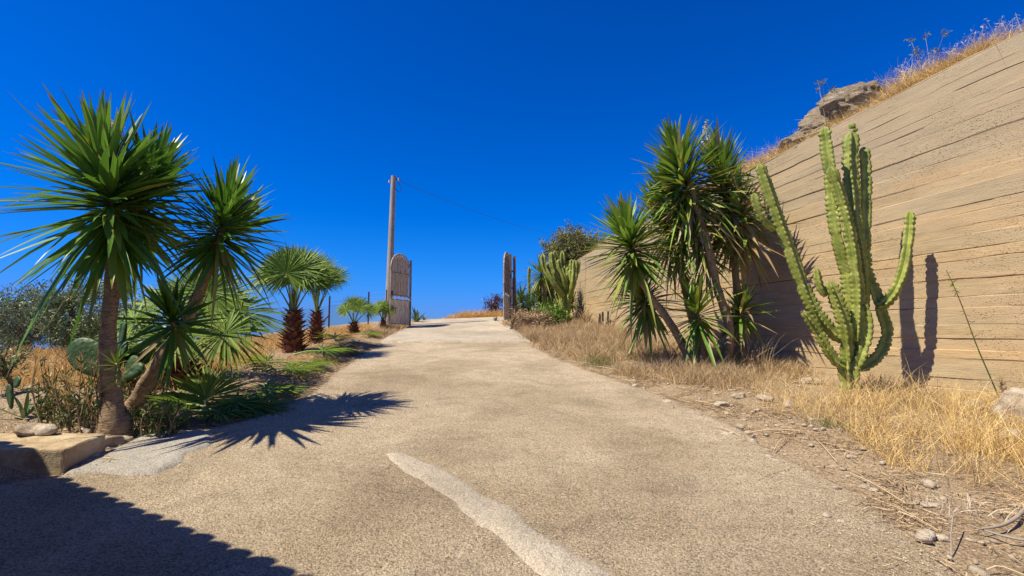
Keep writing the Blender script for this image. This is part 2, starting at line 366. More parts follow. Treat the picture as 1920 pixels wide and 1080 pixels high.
k = NT('palm_petiole'); M['petiole'] = k.out(k.ramp(k.island(), [(0, (.16, .22, .05)), (1, (.27, .32, .09))]), None, .5, .4)
k = NT('euphorbia_skin'); uv = k.coord('UV'); w_ = k.n('TexWave', i_Vector=k.coord('UV', (0, 1, 0)), i_Scale=16, i_Distortion=1.2, i_Detail=2); w_.bands_direction = 'Y'
r = k.n('SeparateXYZ', i_0=uv); rib = k.attr(); n1 = k.noise(k.coord(), 7, 5, .65)
col = k.ramp(n1, [(.3, (.13, .16, .025)), (.5, (.235, .27, .045)), (.72, (.38, .39, .10))])
col = k.mix(k.math('MULTIPLY', k.ramp(w_.outputs[0], [(.3, 0.), (.8, .22)]), k.ramp(rib, [(.1, 1.), (.7, 0.)])), col, (.42, .50, .17))
col = k.mix(k.ramp(rib, [(.93, 0.), (1., .5)]), col, (.20, .145, .06)); base_ = k.ramp(k.n('SeparateXYZ', i_0=k.coord()).outputs[2], [(.70, .8), (.98, 0.)]); col = k.mix(k.math('MULTIPLY', base_, k.ramp(k.noise(k.coord(), 6, 4), [(.4, 1.), (.6, .2)])), col, (.30, .21, .12))
sc = k.ramp(k.noise(k.coord(), 9, 5, .75), [(.60, 0.), (.66, .75)]); col = k.mix(sc, col, (.17, .13, .09))
wood = k.ramp(k.math('DIVIDE', k.n('SeparateXYZ', i_0=uv).outputs[0], 1.), [(0, 0.), (1, 0.)])
M['euph'] = k.out(col, k.bump(w_.outputs[0], .22, .012), .5, .3)
k = NT('prickly_pear_skin'); c = k.coord(); v = k.vor(c, 17, rnd=.85)
M['pear'] = k.out(k.mix(k.ramp(v, [(.05, 1.), (.12, 0.)]), k.ramp(k.noise(c, 5, 4), [(.3, (.022, .055, .014)), (.7, (.055, .105, .022))]), (.42, .38, .22)), k.bump(v, .4, .02), .5, .3)
k = NT('rusty_painted_iron'); c = k.coord(); n1 = k.noise(c, 9, 5, .7)
M['iron'] = k.out(k.ramp(n1, [(.35, (.20, .12, .075)), (.5, (.36, .28, .20)), (.65, (.48, .42, .34))]), k.bump(n1, .3, .01), .6, .35)
k = NT('weathered_sheet_metal'); n1 = k.noise(k.coord(scale=(4, 4, 1)), 5, 5, .7)
M['sheet'] = k.out(k.ramp(n1, [(.35, (.42, .32, .22)), (.5, (.62, .54, .42)), (.7, (.72, .66, .55))]), None, .6, .4)
k = NT('concrete_pole'); n1 = k.noise(k.coord(scale=(5, 5, 1)), 3, 4); M['pole'] = k.out(k.ramp(n1, [(.3, (.25, .21, .165)), (.7, (.38, .33, .27))]), None, .9, .15)
k = NT('old_timber'); n1 = k.noise(k.coord(scale=(14, 14, 1)), 3, 5); M['timber'] = k.out(k.ramp(n1, [(.3, (.13, .075, .045)), (.7, (.34, .23, .15))]), k.bump(n1, .5, .01), .9, .15)
k = NT('rusty_fence_steel'); M['post'] = k.out((.10, .055, .045), None, .8, .2)
k = NT('galvanised_wire'); M['wire'] = k.out((.22, .25, .28), None, .5, .5)
k = NT('black_cable'); M['cable'] = k.out((.03, .03, .035), None, .6, .3)
k = NT('lime_render'); M['render'] = k.out(k.ramp(k.noise(k.coord(), 3, 5), [(.3, (.5, .42, .32)), (.7, (.62, .54, .42))]), None, .95, .1)
k = NT('roof_clay'); M['clay'] = k.out(k.ramp(k.island(), [(0, (.28, .12, .07)), (1, (.42, .22, .13))]), None, .9, .15)

# ------------------------------------------------------------------ ground, road, sea
def axis(lo, hi, step, far):
    a = list(np.arange(lo, hi + 1e-6, step)); s = step; x = hi
    up = []
    while x < far: s *= 1.35; x += s; up.append(x)
    s = step; x = lo; dn = []
    while x > -far: s *= 1.35; x -= s; dn.append(x)
    return np.array(dn[::-1] + a + up)
gx = axis(-12, 10, .1, 3000); gy = axis(-2, 25, .1, 3000)
X, Y = np.meshgrid(gx, gy, indexing='ij'); Z = H(X, Y, True)
V = np.stack([X, Y, Z], -1).reshape(-1, 3); ny = len(gy)
i, j = np.meshgrid(np.arange(len(gx) - 1), np.arange(ny - 1), indexing='ij'); a = (i * ny + j).ravel()
mb = MB(); mb.add(V, np.stack([a, a + ny, a + ny + 1, a + 1], 1)); tag(mb.build('ground', M['soil']), kind='structure')
def strip(name, L, R, ys, mat, dz, nu=40, wob=.06, bumps=.0):
    ys = np.asarray(ys); t = np.linspace(0, 1, nu)
    A = L(ys) + wob * fbm(ys * 3, ys * 0, 4, 3); B = R(ys) + wob * fbm(ys * 3, ys * 0 + 9, 4, 4)
    X = A[:, None] + (B - A)[:, None] * t[None]; Y = ys[:, None] + 0 * t[None]
    edge = np.minimum(t, 1 - t)[None] * (B - A)[:, None]
    Z = H(X, Y) + dz + .012 * fbm(X * .9, Y * .9, 3, 21) * sm(0, .4, edge) * bumps + .02 * sm(0, .02, edge) - .02
    Z[:, 0] -= .05; Z[:, -1] -= .05
    n = nu; V = np.stack([X, Y, Z], -1).reshape(-1, 3); i, j = np.meshgrid(np.arange(len(ys) - 1), np.arange(n - 1), indexing='ij'); a = (i * n + j).ravel()
    mb = MB(); mb.add(V, np.stack([a, a + 1, a + n + 1, a + n], 1)); return tag(mb.build(name, mat), kind='structure')
YC = g(900, 641)[1]
strip('road', xl, xr, np.arange(-6, YC, .1), M['road'], .012, 60, .12, 1.)
# pale upper slab, a little higher than the gravelly one, broken front edge
def slab():
    ys = np.concatenate([YC + np.array([0, .03, .1, .25, .5]), np.arange(YC + 1, 27, .3)]); t = np.linspace(0, 1, 140)
    A = xl(ys) - .05; B = xr(ys) + .05
    X = A[:, None] + (B - A)[:, None] * t[None]; Y = ys[:, None] + 0 * t[None]
    Y[0] = Y[0] + .22 * fbm(t * 7, t * 0, 5, 31) + .25 * (t - .5) ** 2 - .3; Y[1] = Y[0] + .03; Y[2] = Y[0] + .15
    Z = H(X, Y) + .035; Z[0] -= .05
    n = 140; V = np.stack([X, Y, Z], -1).reshape(-1, 3); i, j = np.meshgrid(np.arange(len(ys) - 1), np.arange(n - 1), indexing='ij'); a = (i * n + j).ravel()
    mb = MB(); mb.add(V, np.stack([a, a + 1, a + n + 1, a + n], 1)); tag(mb.build('upper_road', M['upper']), kind='structure')
slab()
def patch(name, pix, mat, dz, thick, grid=.05, wob=.05, dome=0., noise_amp=.01):
    """an irregular sheet on the ground inside a polygon given by its corner points"""
    P = np.array([g(*p)[:2] for p in pix]); 
    lo = P.min(0) - .1; hi = P.max(0) + .1
    xs = np.arange(lo[0], hi[0], grid); ys = np.arange(lo[1], hi[1], grid); X, Y = np.meshgrid(xs, ys, indexing='ij')
    XX = X + wob * fbm(X * 4, Y * 4, 3, 41); YY = Y + wob * fbm(X * 4, Y * 4, 3, 51)
    ins = np.zeros(X.shape, bool); dist = np.full(X.shape, 9.)
    for q in range(len(P)):
        a, b = P[q], P[(q + 1) % len(P)]
        c = ((a[1] > YY) != (b[1] > YY)) & (XX < (b[0] - a[0]) * (YY - a[1]) / (b[1] - a[1] + 1e-9) + a[0]); ins ^= c
        ab = b - a; tt = np.clip(((XX - a[0]) * ab[0] + (YY - a[1]) * ab[1]) / (ab @ ab), 0, 1); dist = np.minimum(dist, np.hypot(XX - a[0] - tt * ab[0], YY - a[1] - tt * ab[1]))
    sd = np.where(ins, dist, -dist)
    Z = H(X, Y) + dz + thick * sm(-.02, .06, sd) + dome * np.sqrt(np.clip(sm(0, .35, sd), 0, 1)) + noise_amp * fbm(X * 5, Y * 5, 4, 61) * sm(-.02, .1, sd) - .08 * sm(0, -.06, sd)
    keep = sd > -.07; idx = np.arange(X.size).reshape(X.shape); n = X.shape[1]
    q = keep[:-1, :-1] & keep[1:, :-1] & keep[1:, 1:] & keep[:-1, 1:]; a = idx[:-1, :-1][q]
    mb = MB(); mb.add(np.stack([X, Y, Z], -1).reshape(-1, 3), np.stack([a, a + n, a + n + 1, a + 1], 1)); o = mb.build(name, mat)
    bm_clean(o); return o
def bm_clean(o):
    import bmesh
    b = bmesh.new(); b.from_mesh(o.data); bmesh.ops.delete(b, geom=[v for v in b.verts if not v.link_faces], context='VERTS'); b.to_mesh(o.data); b.free()
tag(patch('cement_patch', [(120, 893), (170, 860), (262, 822), (330, 806), (400, 812), (395, 838), (350, 852), (345, 868), (290, 892), (230, 896), (180, 890)], M['cement'], .006, .03, .03), kind='structure')
tag(patch('concrete_ridge', [(718, 855), (750, 850), (790, 862), (850, 893), (925, 935), (1010, 992), (1085, 1040), (1160, 1082), (1330, 1190), (1200, 1215), (1080, 1120), (1000, 1075), (940, 1022), (880, 968), (815, 920), (752, 886)], M['ridge'], .004, .022, .02, .075, .02, .02),
    'long low grey concrete ridge laid diagonally across the gravelly drive', 'kerb ridge')
mb = MB(); th = np.linspace(0, 2 * math.pi, 97)[:-1]; sv = [np.zeros((1, 3)) + [0, 0, -60]]
for rr in (60, 400, 3000, 30000): sv.append(np.stack([rr * np.cos(th), rr * np.sin(th), np.full(96, -60.)], 1))
sv = np.concatenate(sv); q = np.arange(96); mb.add(sv, np.stack([np.zeros(96, int), 1 + q, 1 + (q + 1) % 96], 1)); mb2 = []
for rr in range(3): mb.f.append(np.stack([1 + rr * 96 + q, 1 + (rr + 1) * 96 + q, 1 + (rr + 1) * 96 + (q + 1) % 96, 1 + rr * 96 + (q + 1) % 96], 1)); mb.m.append(np.zeros(96, int)); mb.smooth.append(np.ones(96, bool))
tag(mb.build('sea', M['sea']), kind='structure')

# ------------------------------------------------------------------ retaining wall and the hillside above it
WB = np.array([g(*p)[:2] for p in [(1100, 607), (1165, 622), (1240, 648), (1380, 672), (1520, 697), (1640, 717), (1760, 738), (1915, 765)]])
d_end = nrm(WB[-1] - WB[-3]); d_far = nrm(WB[0] - WB[2])
WB = np.vstack([WB[0] + d_far * 5, WB[0] + d_far * 2, WB, WB[-1] + d_end * 3, WB[-1] + d_end * 8])
# smooth the plan a little
WP = spline(WB, 700)
for _ in range(60): WP[1:-1] = (WP[:-2] + WP[1:-1] * 2 + WP[2:]) / 4
wl = np.concatenate([[0], np.cumsum(np.linalg.norm(np.diff(WP, axis=0), axis=1))])
nu = int(wl[-1] / .06); us = np.linspace(0, wl[-1], nu); WP = np.stack([np.interp(us, wl, WP[:, 0]), np.interp(us, wl, WP[:, 1])], 1)
WT = nrm(np.gradient(WP, axis=0)); WN = np.stack([WT[:, 1], -WT[:, 0]], 1)      # towards the drive or away: fixed below
if WN[nu // 2] @ (-WP[nu // 2] - np.array([0, 0])) < 0: WN = -WN
def wall_top(p):
    px = 960 + FX * p[0] / (p[1] * math.cos(PITCH) ) ; 
    for _ in range(6):
        pxs = min(px, 1990); py = np.interp(pxs, [1040, 1083, 1140, 1430, 1920, 1990], [515, 485, 452, 300, 44, 8])
        d = ray(pxs, py); z = EYE + d[2] * p[1] / d[1]
        den = p[1] * math.cos(PITCH) + (z - EYE) * math.sin(PITCH); px = 960 + FX * p[0] / max(den, .3)
    return z
ztop = np.array([wall_top(p) if p[1] > 4.5 else np.nan for p in WP])
ok = ~np.isnan(ztop) & (WP[:, 1] > 6.5); last = ztop[ok][-1] if ok.any() else 5.5
ii = np.where(ok)[0]; ztop = np.interp(np.arange(nu), ii, ztop[ii])
for _ in range(30): ztop[1:-1] = (ztop[:-2] + ztop[1:-1] * 2 + ztop[2:]) / 4
ZTOPMAX = ztop.max(); zbase = H(WP[:, 0], WP[:, 1]) - .35
ZREF = float(zbase.min())
LEAN = .03
def build_wall():
    mb = MB();     rng = np.random.RandomState(4)
    vtop = ZTOPMAX - ZREF
    # board coordinate v -> height: level low down, gathered towards the sloping top
    def zof(v):
        s = sm(2.9, vtop, v) if False else np.clip((v - 2.6) / (vtop - 2.6), 0, 1)
        return ZREF + v - s * (ZTOPMAX - ztop)
    BV = []; rows = []; hts = rng.uniform(.12, .27, 60); v0s = np.concatenate([[0], np.cumsum(hts)]); nb = int(np.searchsorted(v0s, vtop)); bvals = rng.rand(60)
    for b in range(nb):
        v0 = v0s[b]; bd = hts[b]; o = np.zeros(nu)
        ends = np.sort(rng.uniform(0, wl[-1], 6)); vals = rng.uniform(-.009, .009, 7)
        o = vals[np.searchsorted(ends, us)] + .008 * fbm(us * 1.3, us * 0 + b, 3, b)
        gap = sm(-.12, .28, fbm(us * 1.3 + b * 7, us * 0 + b * 3.3, 5, 77)) * (.15 + 1.1 * rng.rand() ** 2.2)   # how open the joint is
        wobb = .010 * fbm(us * 2.6, us * 0 + b * 2, 4, 90 + b)
        for dv, off, dark in ((.000, -.020 * gap, .9 * gap), (.006, -.018 * gap, .7 * gap), (.010, None, 0), (bd * .5, None, 0), (bd - .010, None, 0)):
            if off is None: vv = v0 + dv + wobb * (dv < .05); oo = o; dk = np.zeros(nu)
            else: vv = v0 + dv + wobb; oo = o + off; dk = np.clip(np.full(nu, 1.) * dark, 0, 1)
            vv = np.minimum(vv, vtop); rows.append((vv, oo, dk)); BV.append(bvals[b])
    Vs = []; UV = []; A = []
    for vv, oo, dk in rows:
        z = zof(vv) + np.zeros(nu); oo = oo + .02 * fbm(us * .8, vv * 2, 3, 12); lean = LEAN * (z - zbase)
        xy = WP + WN * (oo - lean)[:, None]; Vs.append(np.column_stack([xy, z])); UV.append(np.column_stack([us, vv + 0 * us])); A.append(dk)
    k = len(rows); V = np.concatenate(Vs); i, j = np.meshgrid(np.arange(k - 1), np.arange(nu - 1), indexing='ij'); a = (i * nu + j).ravel()
    F = np.stack([a, a + 1, a + nu + 1, a + nu], 1)
    Aall = np.concatenate(A).reshape(k, nu); jx = int(np.argmin(np.abs((960 + FX * WP[:, 0] / np.maximum(WP[:, 1], 1)) - 1096) + 1e3 * (WP[:, 1] < 8))); Aall[:, jx] = np.maximum(Aall[:, jx], .7)
    mb.add(V, F, np.concatenate(UV), Aall.ravel(), 0, False)
    # coping and the back
    topf = Vs[-1]; th_ = .32
    rough = .02 * fbm(us * 4, us * 0, 4, 8)
    e1 = topf + np.column_stack([WN * 0., .015 + rough]); e2 = topf.copy(); e2[:, :2] -= WN * th_; e2[:, 2] += .015 + rough; e3 = e2.copy(); e3[:, 2] = zbase
    V = np.concatenate([topf, e1, e2, e3]); i, j = np.meshgrid(np.arange(3), np.arange(nu - 1), indexing='ij'); a = (i * nu + j).ravel()
    mb.add(V, np.stack([a, a + 1, a + nu + 1, a + nu], 1), np.column_stack([np.tile(us, 4), np.concatenate([np.full(nu, vtop), np.full(nu, vtop + .02), np.full(nu, vtop + .3), np.full(nu, 0)])]), 0, 0, False)
    o = mb.build('retaining_wall', M['wall']); ba = o.data.attributes.new('board', 'FLOAT', 'POINT'); bv = np.zeros(len(o.data.vertices)); bv[:k * nu] = np.repeat(BV, nu); ba.data.foreach_set('value', bv.astype(np.float32)); tag(o, 'tall tan board-marked concrete retaining wall curving along the drive', 'wall')
    return topf
WTOP = build_wall()
# hillside above
HS = []
PXW = np.where(WP[:, 1] > 4, 960 + FX * WP[:, 0] / np.maximum(WP[:, 1] * math.cos(PITCH) + (ztop - EYE) * math.sin(PITCH), .3), 2100)
ss = np.concatenate([np.linspace(0, 3, 21), np.linspace(3.5, 30, 22)])
WNs = WN.copy()
for s in ss: 
    A_ = np.interp(PXW[::4], [1083, 1430, 1560, 1640, 1700, 1800, 1900, 1960], [.5, .62, .7, .75, .35, .22, .10, .05])
    xy = WP[::4] - WNs[::4] * (.33 + s + LEAN * (ztop - zbase)[::4][:, None]); z = ztop[::4] - .06 + .16 * s + .16 * fbm(xy[:, 0] * 1.2, xy[:, 1] * 1.2, 4, 71) * min(1, s * 1.5) + A_ * float(sm(0, .9, s))
    HS.append(np.column_stack([xy, z]))
HSa = np.array(HS); nn_ = HSa.shape[1]; i, j = np.meshgrid(np.arange(len(ss) - 1), np.arange(nn_ - 1), indexing='ij'); a = (i * nn_ + j).ravel()
mb = MB(); mb.add(HSa.reshape(-1, 3), np.stack([a, a + 1, a + nn_ + 1, a + nn_], 1)); tag(mb.build('hillside', M['soil']), kind='structure')
def hill(px_, s):
    """point on the hillside at distance s behind the wall where the wall stands at picture column px_"""
    pxs = 960 + FX * WP[:, 0] / np.maximum(WP[:, 1] * math.cos(PITCH) + (ztop - EYE) * math.sin(PITCH), .3)
    vis = WP[:, 1] > 4; i = int(np.argmin(np.where(vis, np.abs(pxs - px_), 1e9))); q = int(np.clip(np.searchsorted(ss, s), 0, len(ss) - 1)); return HSa[q, min(i // 4, nn_ - 1)].copy()

# ------------------------------------------------------------------ rocks
def rock_mesh(mb, c, size, seed, cuts=9, sub=3, strat=0., rz=None, flat=.7, nz=.12):
    import bmesh
    b = bmesh.new(); bmesh.ops.create_icosphere(b, subdivisions=sub, radius=1)
    V = np.array([v.co[:] for v in b.verts]); F = np.array([[v.index for v in f.verts] for f in b.faces]); b.free()
    rng = np.random.RandomState(seed)
    for _ in range(cuts):
        n = nrm(rng.normal(size=3)); d = rng.uniform(.55, .85); e = V @ n - d; V = V - np.outer(np.clip(e, 0, None), n) * .92
    nn = np.array([mnoise.fractal(Vector(v * 1.8 + seed), 1., 2., 4) for v in V]); V = V * (1 + nz * nn[:, None])
    if strat: V[:, :2] *= (1 + strat * np.sin(V[:, 2] * 14 + 3 * nn))[:, None]
    V = V * np.asarray(size); a = rng.uniform(0, 6.28) if rz is None else rz; ca, sa = math.cos(a), math.sin(a)
    V = np.column_stack([V[:, 0] * ca - V[:, 1] * sa, V[:, 0] * sa + V[:, 1] * ca, V[:, 2]]) + np.asarray(c)
    mb.add(V, F, None, 0, 0, True)
def rock(name, px, py, size, seed, label, cat='stone', group=None, lift=.35, mat='rock', **kw):
    kw.setdefault('nz', .28); kw.setdefault('cuts', 12)
    p = g(px, py); z = gz(p[0], p[1]); mb = MB(); s = size if hasattr(size, '__len__') else (size, size * .75, size * .5)
    rock_mesh(mb, (p[0], p[1], z + s[2] * lift), s, seed, **kw); return tag(mb.build(name, M[mat]), label, cat, group)

# ------------------------------------------------------------------ yuccas
YP = [(0, .55), (.15, .8), (.4, 1), (.65, .8), (.85, .42), (1, .02)]
def rosette(mb, p0, p1, n, L, W, seed, lo=-65, hi=86, dead=.0, yellow=.06, spread=1.):
    rng = np.random.RandomState(seed); p0 = np.asarray(p0, float); p1 = np.asarray(p1, float); ax = nrm(p1 - p0)
    i = np.arange(n); t = ((i + .5) / n) ** .8; phi = i * 2.39996 + rng.normal(0, .2, n)
    A = nrm(np.cross(ax, [0.1, .9, .2])); B = np.cross(ax, A)
    el = np.radians(lo + (hi - lo) * t ** 1.15 + rng.normal(0, 7, n)); el = np.minimum(el, rad(88))
    out = np.outer(np.cos(phi), A) + np.outer(np.sin(phi), B)
    d = out * np.cos(el)[:, None] + ax * np.sin(el)[:, None]
    base = p0 + np.outer(t, p1 - p0) + out * .02
    LL = L * (1 - .25 * t ** 3) * rng.uniform(.68, 1.12, n) * np.where(t < .2, .8, 1)
    LL = LL * (1 + .22 * np.sin(phi * 1. + seed) * (1 - t)) * (1 + .5 * vnoise(phi * 3.1, t * 6, seed)); WW = W * rng.uniform(.7, 1.15, n)
    nm = -out * np.sin(el)[:, None] + ax * np.cos(el)[:, None]
    bz = -rng.uniform(.02, .16, n) * (1.05 - t); bend = np.column_stack([rng.normal(0, .05, n), rng.normal(0, .05, n), bz]) + nm * rng.uniform(-.09, .05, n)[:, None]
    var = np.where(rng.rand(n) < dead * (1.35 - t) ** 2, rng.uniform(.7, 1, n), np.where(rng.rand(n) < yellow * (1.2 - t) * 2, rng.uniform(.4, .6, n), 0))
    broken = rng.rand(n) < .07 + dead * .25; bend[broken] += np.array([0, 0, -.5])
    ribbons(mb, base, d, nm, LL, WW, YP, bend, .38, var, 0, twist=rng.normal(0, .25, n))
def bark_trunk(pts, radii, n=26, seed=0, flare=1.25):
    mb = MB(); tube(mb, pts, radii, 16, 0, None, .16, seed, True, n, .06); return mb
def spike(mb_s, mb_f, p, h, seed, dr=(0, 0, 1)):
    rng = np.random.RandomState(seed); p = np.asarray(p, float); dr = nrm(np.asarray(dr) + rng.normal(0, .05, 3)); tube(mb_s, [p, p + dr * h], [.012, .006], 5)
    n = 60; t = rng.uniform(.3, 1, n); b = p + np.outer(t * h, dr); d = nrm(rng.normal(size=(n, 3)) * [1, 1, .4]); L = .16 * (1.15 - t)
    ribbons(mb_s, b, d, [[0, 0, 1]] * n, L, .008, [(0, 1), (1, .5)], None, 0, 0, 0, wide=2)
    for q in range(2):
        c = b + d * L[:, None] * rng.uniform(.5, 1, (n, 1)); ribbons(mb_f, c, rng.normal(size=(n, 3)) + [0, 0, -.8], rng.normal(size=(n, 3)), .045, .035, [(0, .4), (.5, 1), (1, .5)], None, .3, 0, 0)
def yucca(label, cat, trunk, radii, heads, mat='yucca', spikes=(), group=None, seed=1, dead=.1, skirt=True, name='yucca_tree', yellow=.06):
    root = empty(name, trunk[0]); tag(root, label, cat, group)
    bark_trunk(trunk, radii, 30, seed).build('trunk', M['bark'], root)
    for q, (p0, p1, n, L, W, lo) in enumerate(heads):
        mb = MB(); rosette(mb, p0, p1, n, L, W, seed * 17 + q, lo=lo, dead=dead, yellow=yellow); 
        tube(mb, [np.asarray(p0) - [0, 0, .02], p1], [radii[-1] * .9, radii[-1] * .4], 8, 1)
        mb.build('crown', [M[mat], M['bark']], root)
    for q, (p, h) in enumerate(spikes):
        a, b = MB(), MB(); spike(a, b, p, h, seed + q); s = a.build('flower_spike', M['litter'], root); fl = b.build('flowers', M['flower'], s); fl.matrix_parent_inverse.identity()
        fl.matrix_world = s.matrix_world.copy() if False else fl.matrix_world
    return root
YB = 'yuccas along the drive'
# --- left pair
b = g(213, 808); d0 = b[1]
yucca('tall thick-trunked yucca with the widest crown, rising behind the concrete block', 'yucca tree',
      [b - [0, 0, .1], b + [0, 0, .08], at(209, 740, d0), at(203, 640, d0), at(210, 540, d0 + .05), at(215, 470, d0 + .05), at(215, 400, d0 + .05)],
      [.19, .145, .090, .076, .070, .066, .055],
      [(at(214, 455, d0 + .05), at(196, 312, d0 - .1), 290, 1.0, .078, -58), (at(240, 425, d0 + .3), at(284, 330, d0 + .45), 190, .85, .07, -52), (at(262, 450, d0 + .6), at(225, 335, d0 + .8), 110, .85, .07, -45)],
      spikes=[(at(212, 280, d0 + .5), .42), (at(168, 270, d0 + .7), .32), (at(282, 310, d0 + .5), .3)], seed=3, dead=.02, group=YB)
b = g(246, 762); d1 = b[1]
lean_root = yucca('slender yucca leaning to the right over the palm fronds, beside the thick-trunked one', 'yucca tree',
      [b - [0, 0, .12], at(262, 738, d1), at(312, 660, d1), at(355, 590, d1), at(380, 530, d1), at(398, 480, d1), at(415, 430, d1)],
      [.115, .085, .078, .066, .060, .055, .045],
      [(at(404, 478, d1), at(424, 388, d1 - .05), 210, .80, .064, -58), (at(400, 470, d1 + .2), at(440, 420, d1 + .4), 90, .78, .06, -45),
       (at(330, 628, d1 - .05), at(322, 590, d1 - .25), 85, .66, .055, -50)],
      spikes=[(at(424, 395, d1 + .1), .38), (at(438, 385, d1 + .15), .34)], seed=8, dead=.02, group=YB)
# --- right clump
def rt(px, py, d): return at(px, py, d)
b = g(1298, 692); D = b[1]
yucca('leaning yucca of the clump by the wall, its crown hanging towards the gate', 'yucca tree',
      [b - [0, 0, .1], rt(1288, 662, D), rt(1252, 600, D), rt(1215, 548, D - .05), rt(1192, 500, D - .05), rt(1184, 462, D - .05)], [.11, .082, .07, .064, .058, .045],
      [(rt(1192, 505, D - .05), rt(1176, 432, D - .1), 300, .92, .072, -54)], 'yucca_r', seed=13, dead=.10, group=YB, yellow=.15, spikes=[(rt(1172, 440, D + .3), .5)])
b2 = g(1362, 705); D2 = b2[1] + .55
b2 = np.array([at(1355, 690, D2)[0], D2, 0]); b2[2] = H(b2[0], b2[1])
yucca('tallest yucca of the clump by the wall, bare brown trunk in front of its crown', 'yucca tree',
      [b2 - [0, 0, .1], rt(1368, 620, D2), rt(1345, 540, D2), rt(1325, 450, D2 - .1), rt(1308, 395, D2 - .1), rt(1292, 330, D2)], [.115, .08, .072, .064, .058, .045],
      [(rt(1303, 410, D2 + .15), rt(1268, 290, D2), 360, 1.0, .074, -58), (rt(1290, 450, D2 + .4), rt(1255, 350, D2 + .5), 240, .92, .07, -60), (rt(1330, 500, D2 + .3), rt(1290, 420, D2 + .1), 120, .8, .066, -60)], 'yucca_r',
      spikes=[(rt(1262, 300, D2 + .3), .6), (rt(1325, 300, D2 + .6), .8)], seed=21, dead=.32, group=YB, yellow=.15)
D3 = D2 + .35; b3 = np.array([at(1388, 690, D3)[0], D3, 0]); b3[2] = H(b3[0], b3[1])
yucca('yucca close against the wall right of the tallest one, skirted by dead leaves', 'yucca tree',
      [b3 - [0, 0, .1], rt(1386, 600, D3), rt(1378, 500, D3), rt(1368, 420, D3), rt(1358, 350, D3)], [.10, .075, .068, .06, .05],
      [(rt(1380, 450, D3), rt(1347, 298, D3), 400, .95, .074, -68), (rt(1400, 470, D3 - .3), rt(1388, 375, D3 - .3), 180, .85, .068, -66), (rt(1388, 610, D3 - .15), rt(1392, 570, D3 - .3), 110, .62, .06, -55)], 'yucca_r',
      spikes=[(rt(1345, 300, D3 + .1), .5)], seed=29, dead=.5, group=YB, yellow=.2)
D4 = D + .75; b4 = np.array([at(1320, 680, D4)[0], D4, 0]); b4[2] = H(b4[0], b4[1])
yucca('yucca at the back of the clump, pale trunk half hidden behind its neighbours', 'yucca tree',
      [b4 - [0, 0, .1], rt(1300, 600, D4), rt(1280, 520, D4), rt(1262, 460, D4), rt(1250, 410, D4)], [.12, .09, .08, .07, .055],
      [(rt(1265, 480, D4), rt(1235, 390, D4), 260, .88, .068, -60), (rt(1215, 590, D4 - .2), rt(1200, 545, D4 - .3), 210, .8, .068, -65)], 'yucca_r', seed=37, dead=.35, group=YB, yellow=.15)
D5 = D - .25; b5 = np.array([at(1318, 700, D5)[0], D5, 0]); b5[2] = H(b5[0], b5[1])
yucca('low young yucca with fresh green centre and yellow-edged drooping leaves, in front of the clump', 'yucca plant',
      [b5 - [0, 0, .05], rt(1318, 650, D5), rt(1312, 600, D5)], [.055, .05, .04],
      [(rt(1314, 620, D5), rt(1305, 565, D5), 95, .78, .072, -70)], 'yucca_r', seed=41, dead=.08, group=YB, yellow=.25)

# ------------------------------------------------------------------ fan palms
def frond(mbL, mbP, p0, hub, face, R, seed, n=46, span=150, stiff=.12):
    rng = np.random.RandomState(seed); p0 = np.asarray(p0, float); hub = np.asarray(hub, float); face = nrm(face)
    mid = (p0 + hub) / 2 + np.array([0, 0, .06]) * np.linalg.norm(hub - p0)
    tube(mbP, [p0, mid, hub], [.022, .014, .010], 5, 0, None, n=6)
    ax = nrm(hub - p0); ax = nrm(ax - face * (ax @ face)); sd = np.cross(face, ax)
    a = np.radians(np.linspace(-span, span, n) + rng.normal(0, .8, n)); d = np.outer(np.cos(a), ax) + np.outer(np.sin(a), sd)
    d = d + face * rng.normal(.10, .05, (n, 1)) 
    L = R * (.86 + .14 * np.cos(a * .6)) * rng.uniform(.9, 1.06, n); W = 2 * .52 * R * math.tan(rad(span / n)) * 1.05
    bend = np.column_stack([np.zeros(n), np.zeros(n), -stiff * rng.uniform(.4, 1.5, n)])
    ribbons(mbL, np.repeat(hub[None], n, 0), d, np.repeat(face[None], n, 0) + rng.normal(0, .1, (n, 3)), L, W, [(0, .04), (.28, .55), (.52, 1.), (.68, .62), (.85, .3), (1, .02)], bend, .45, 0, 0)
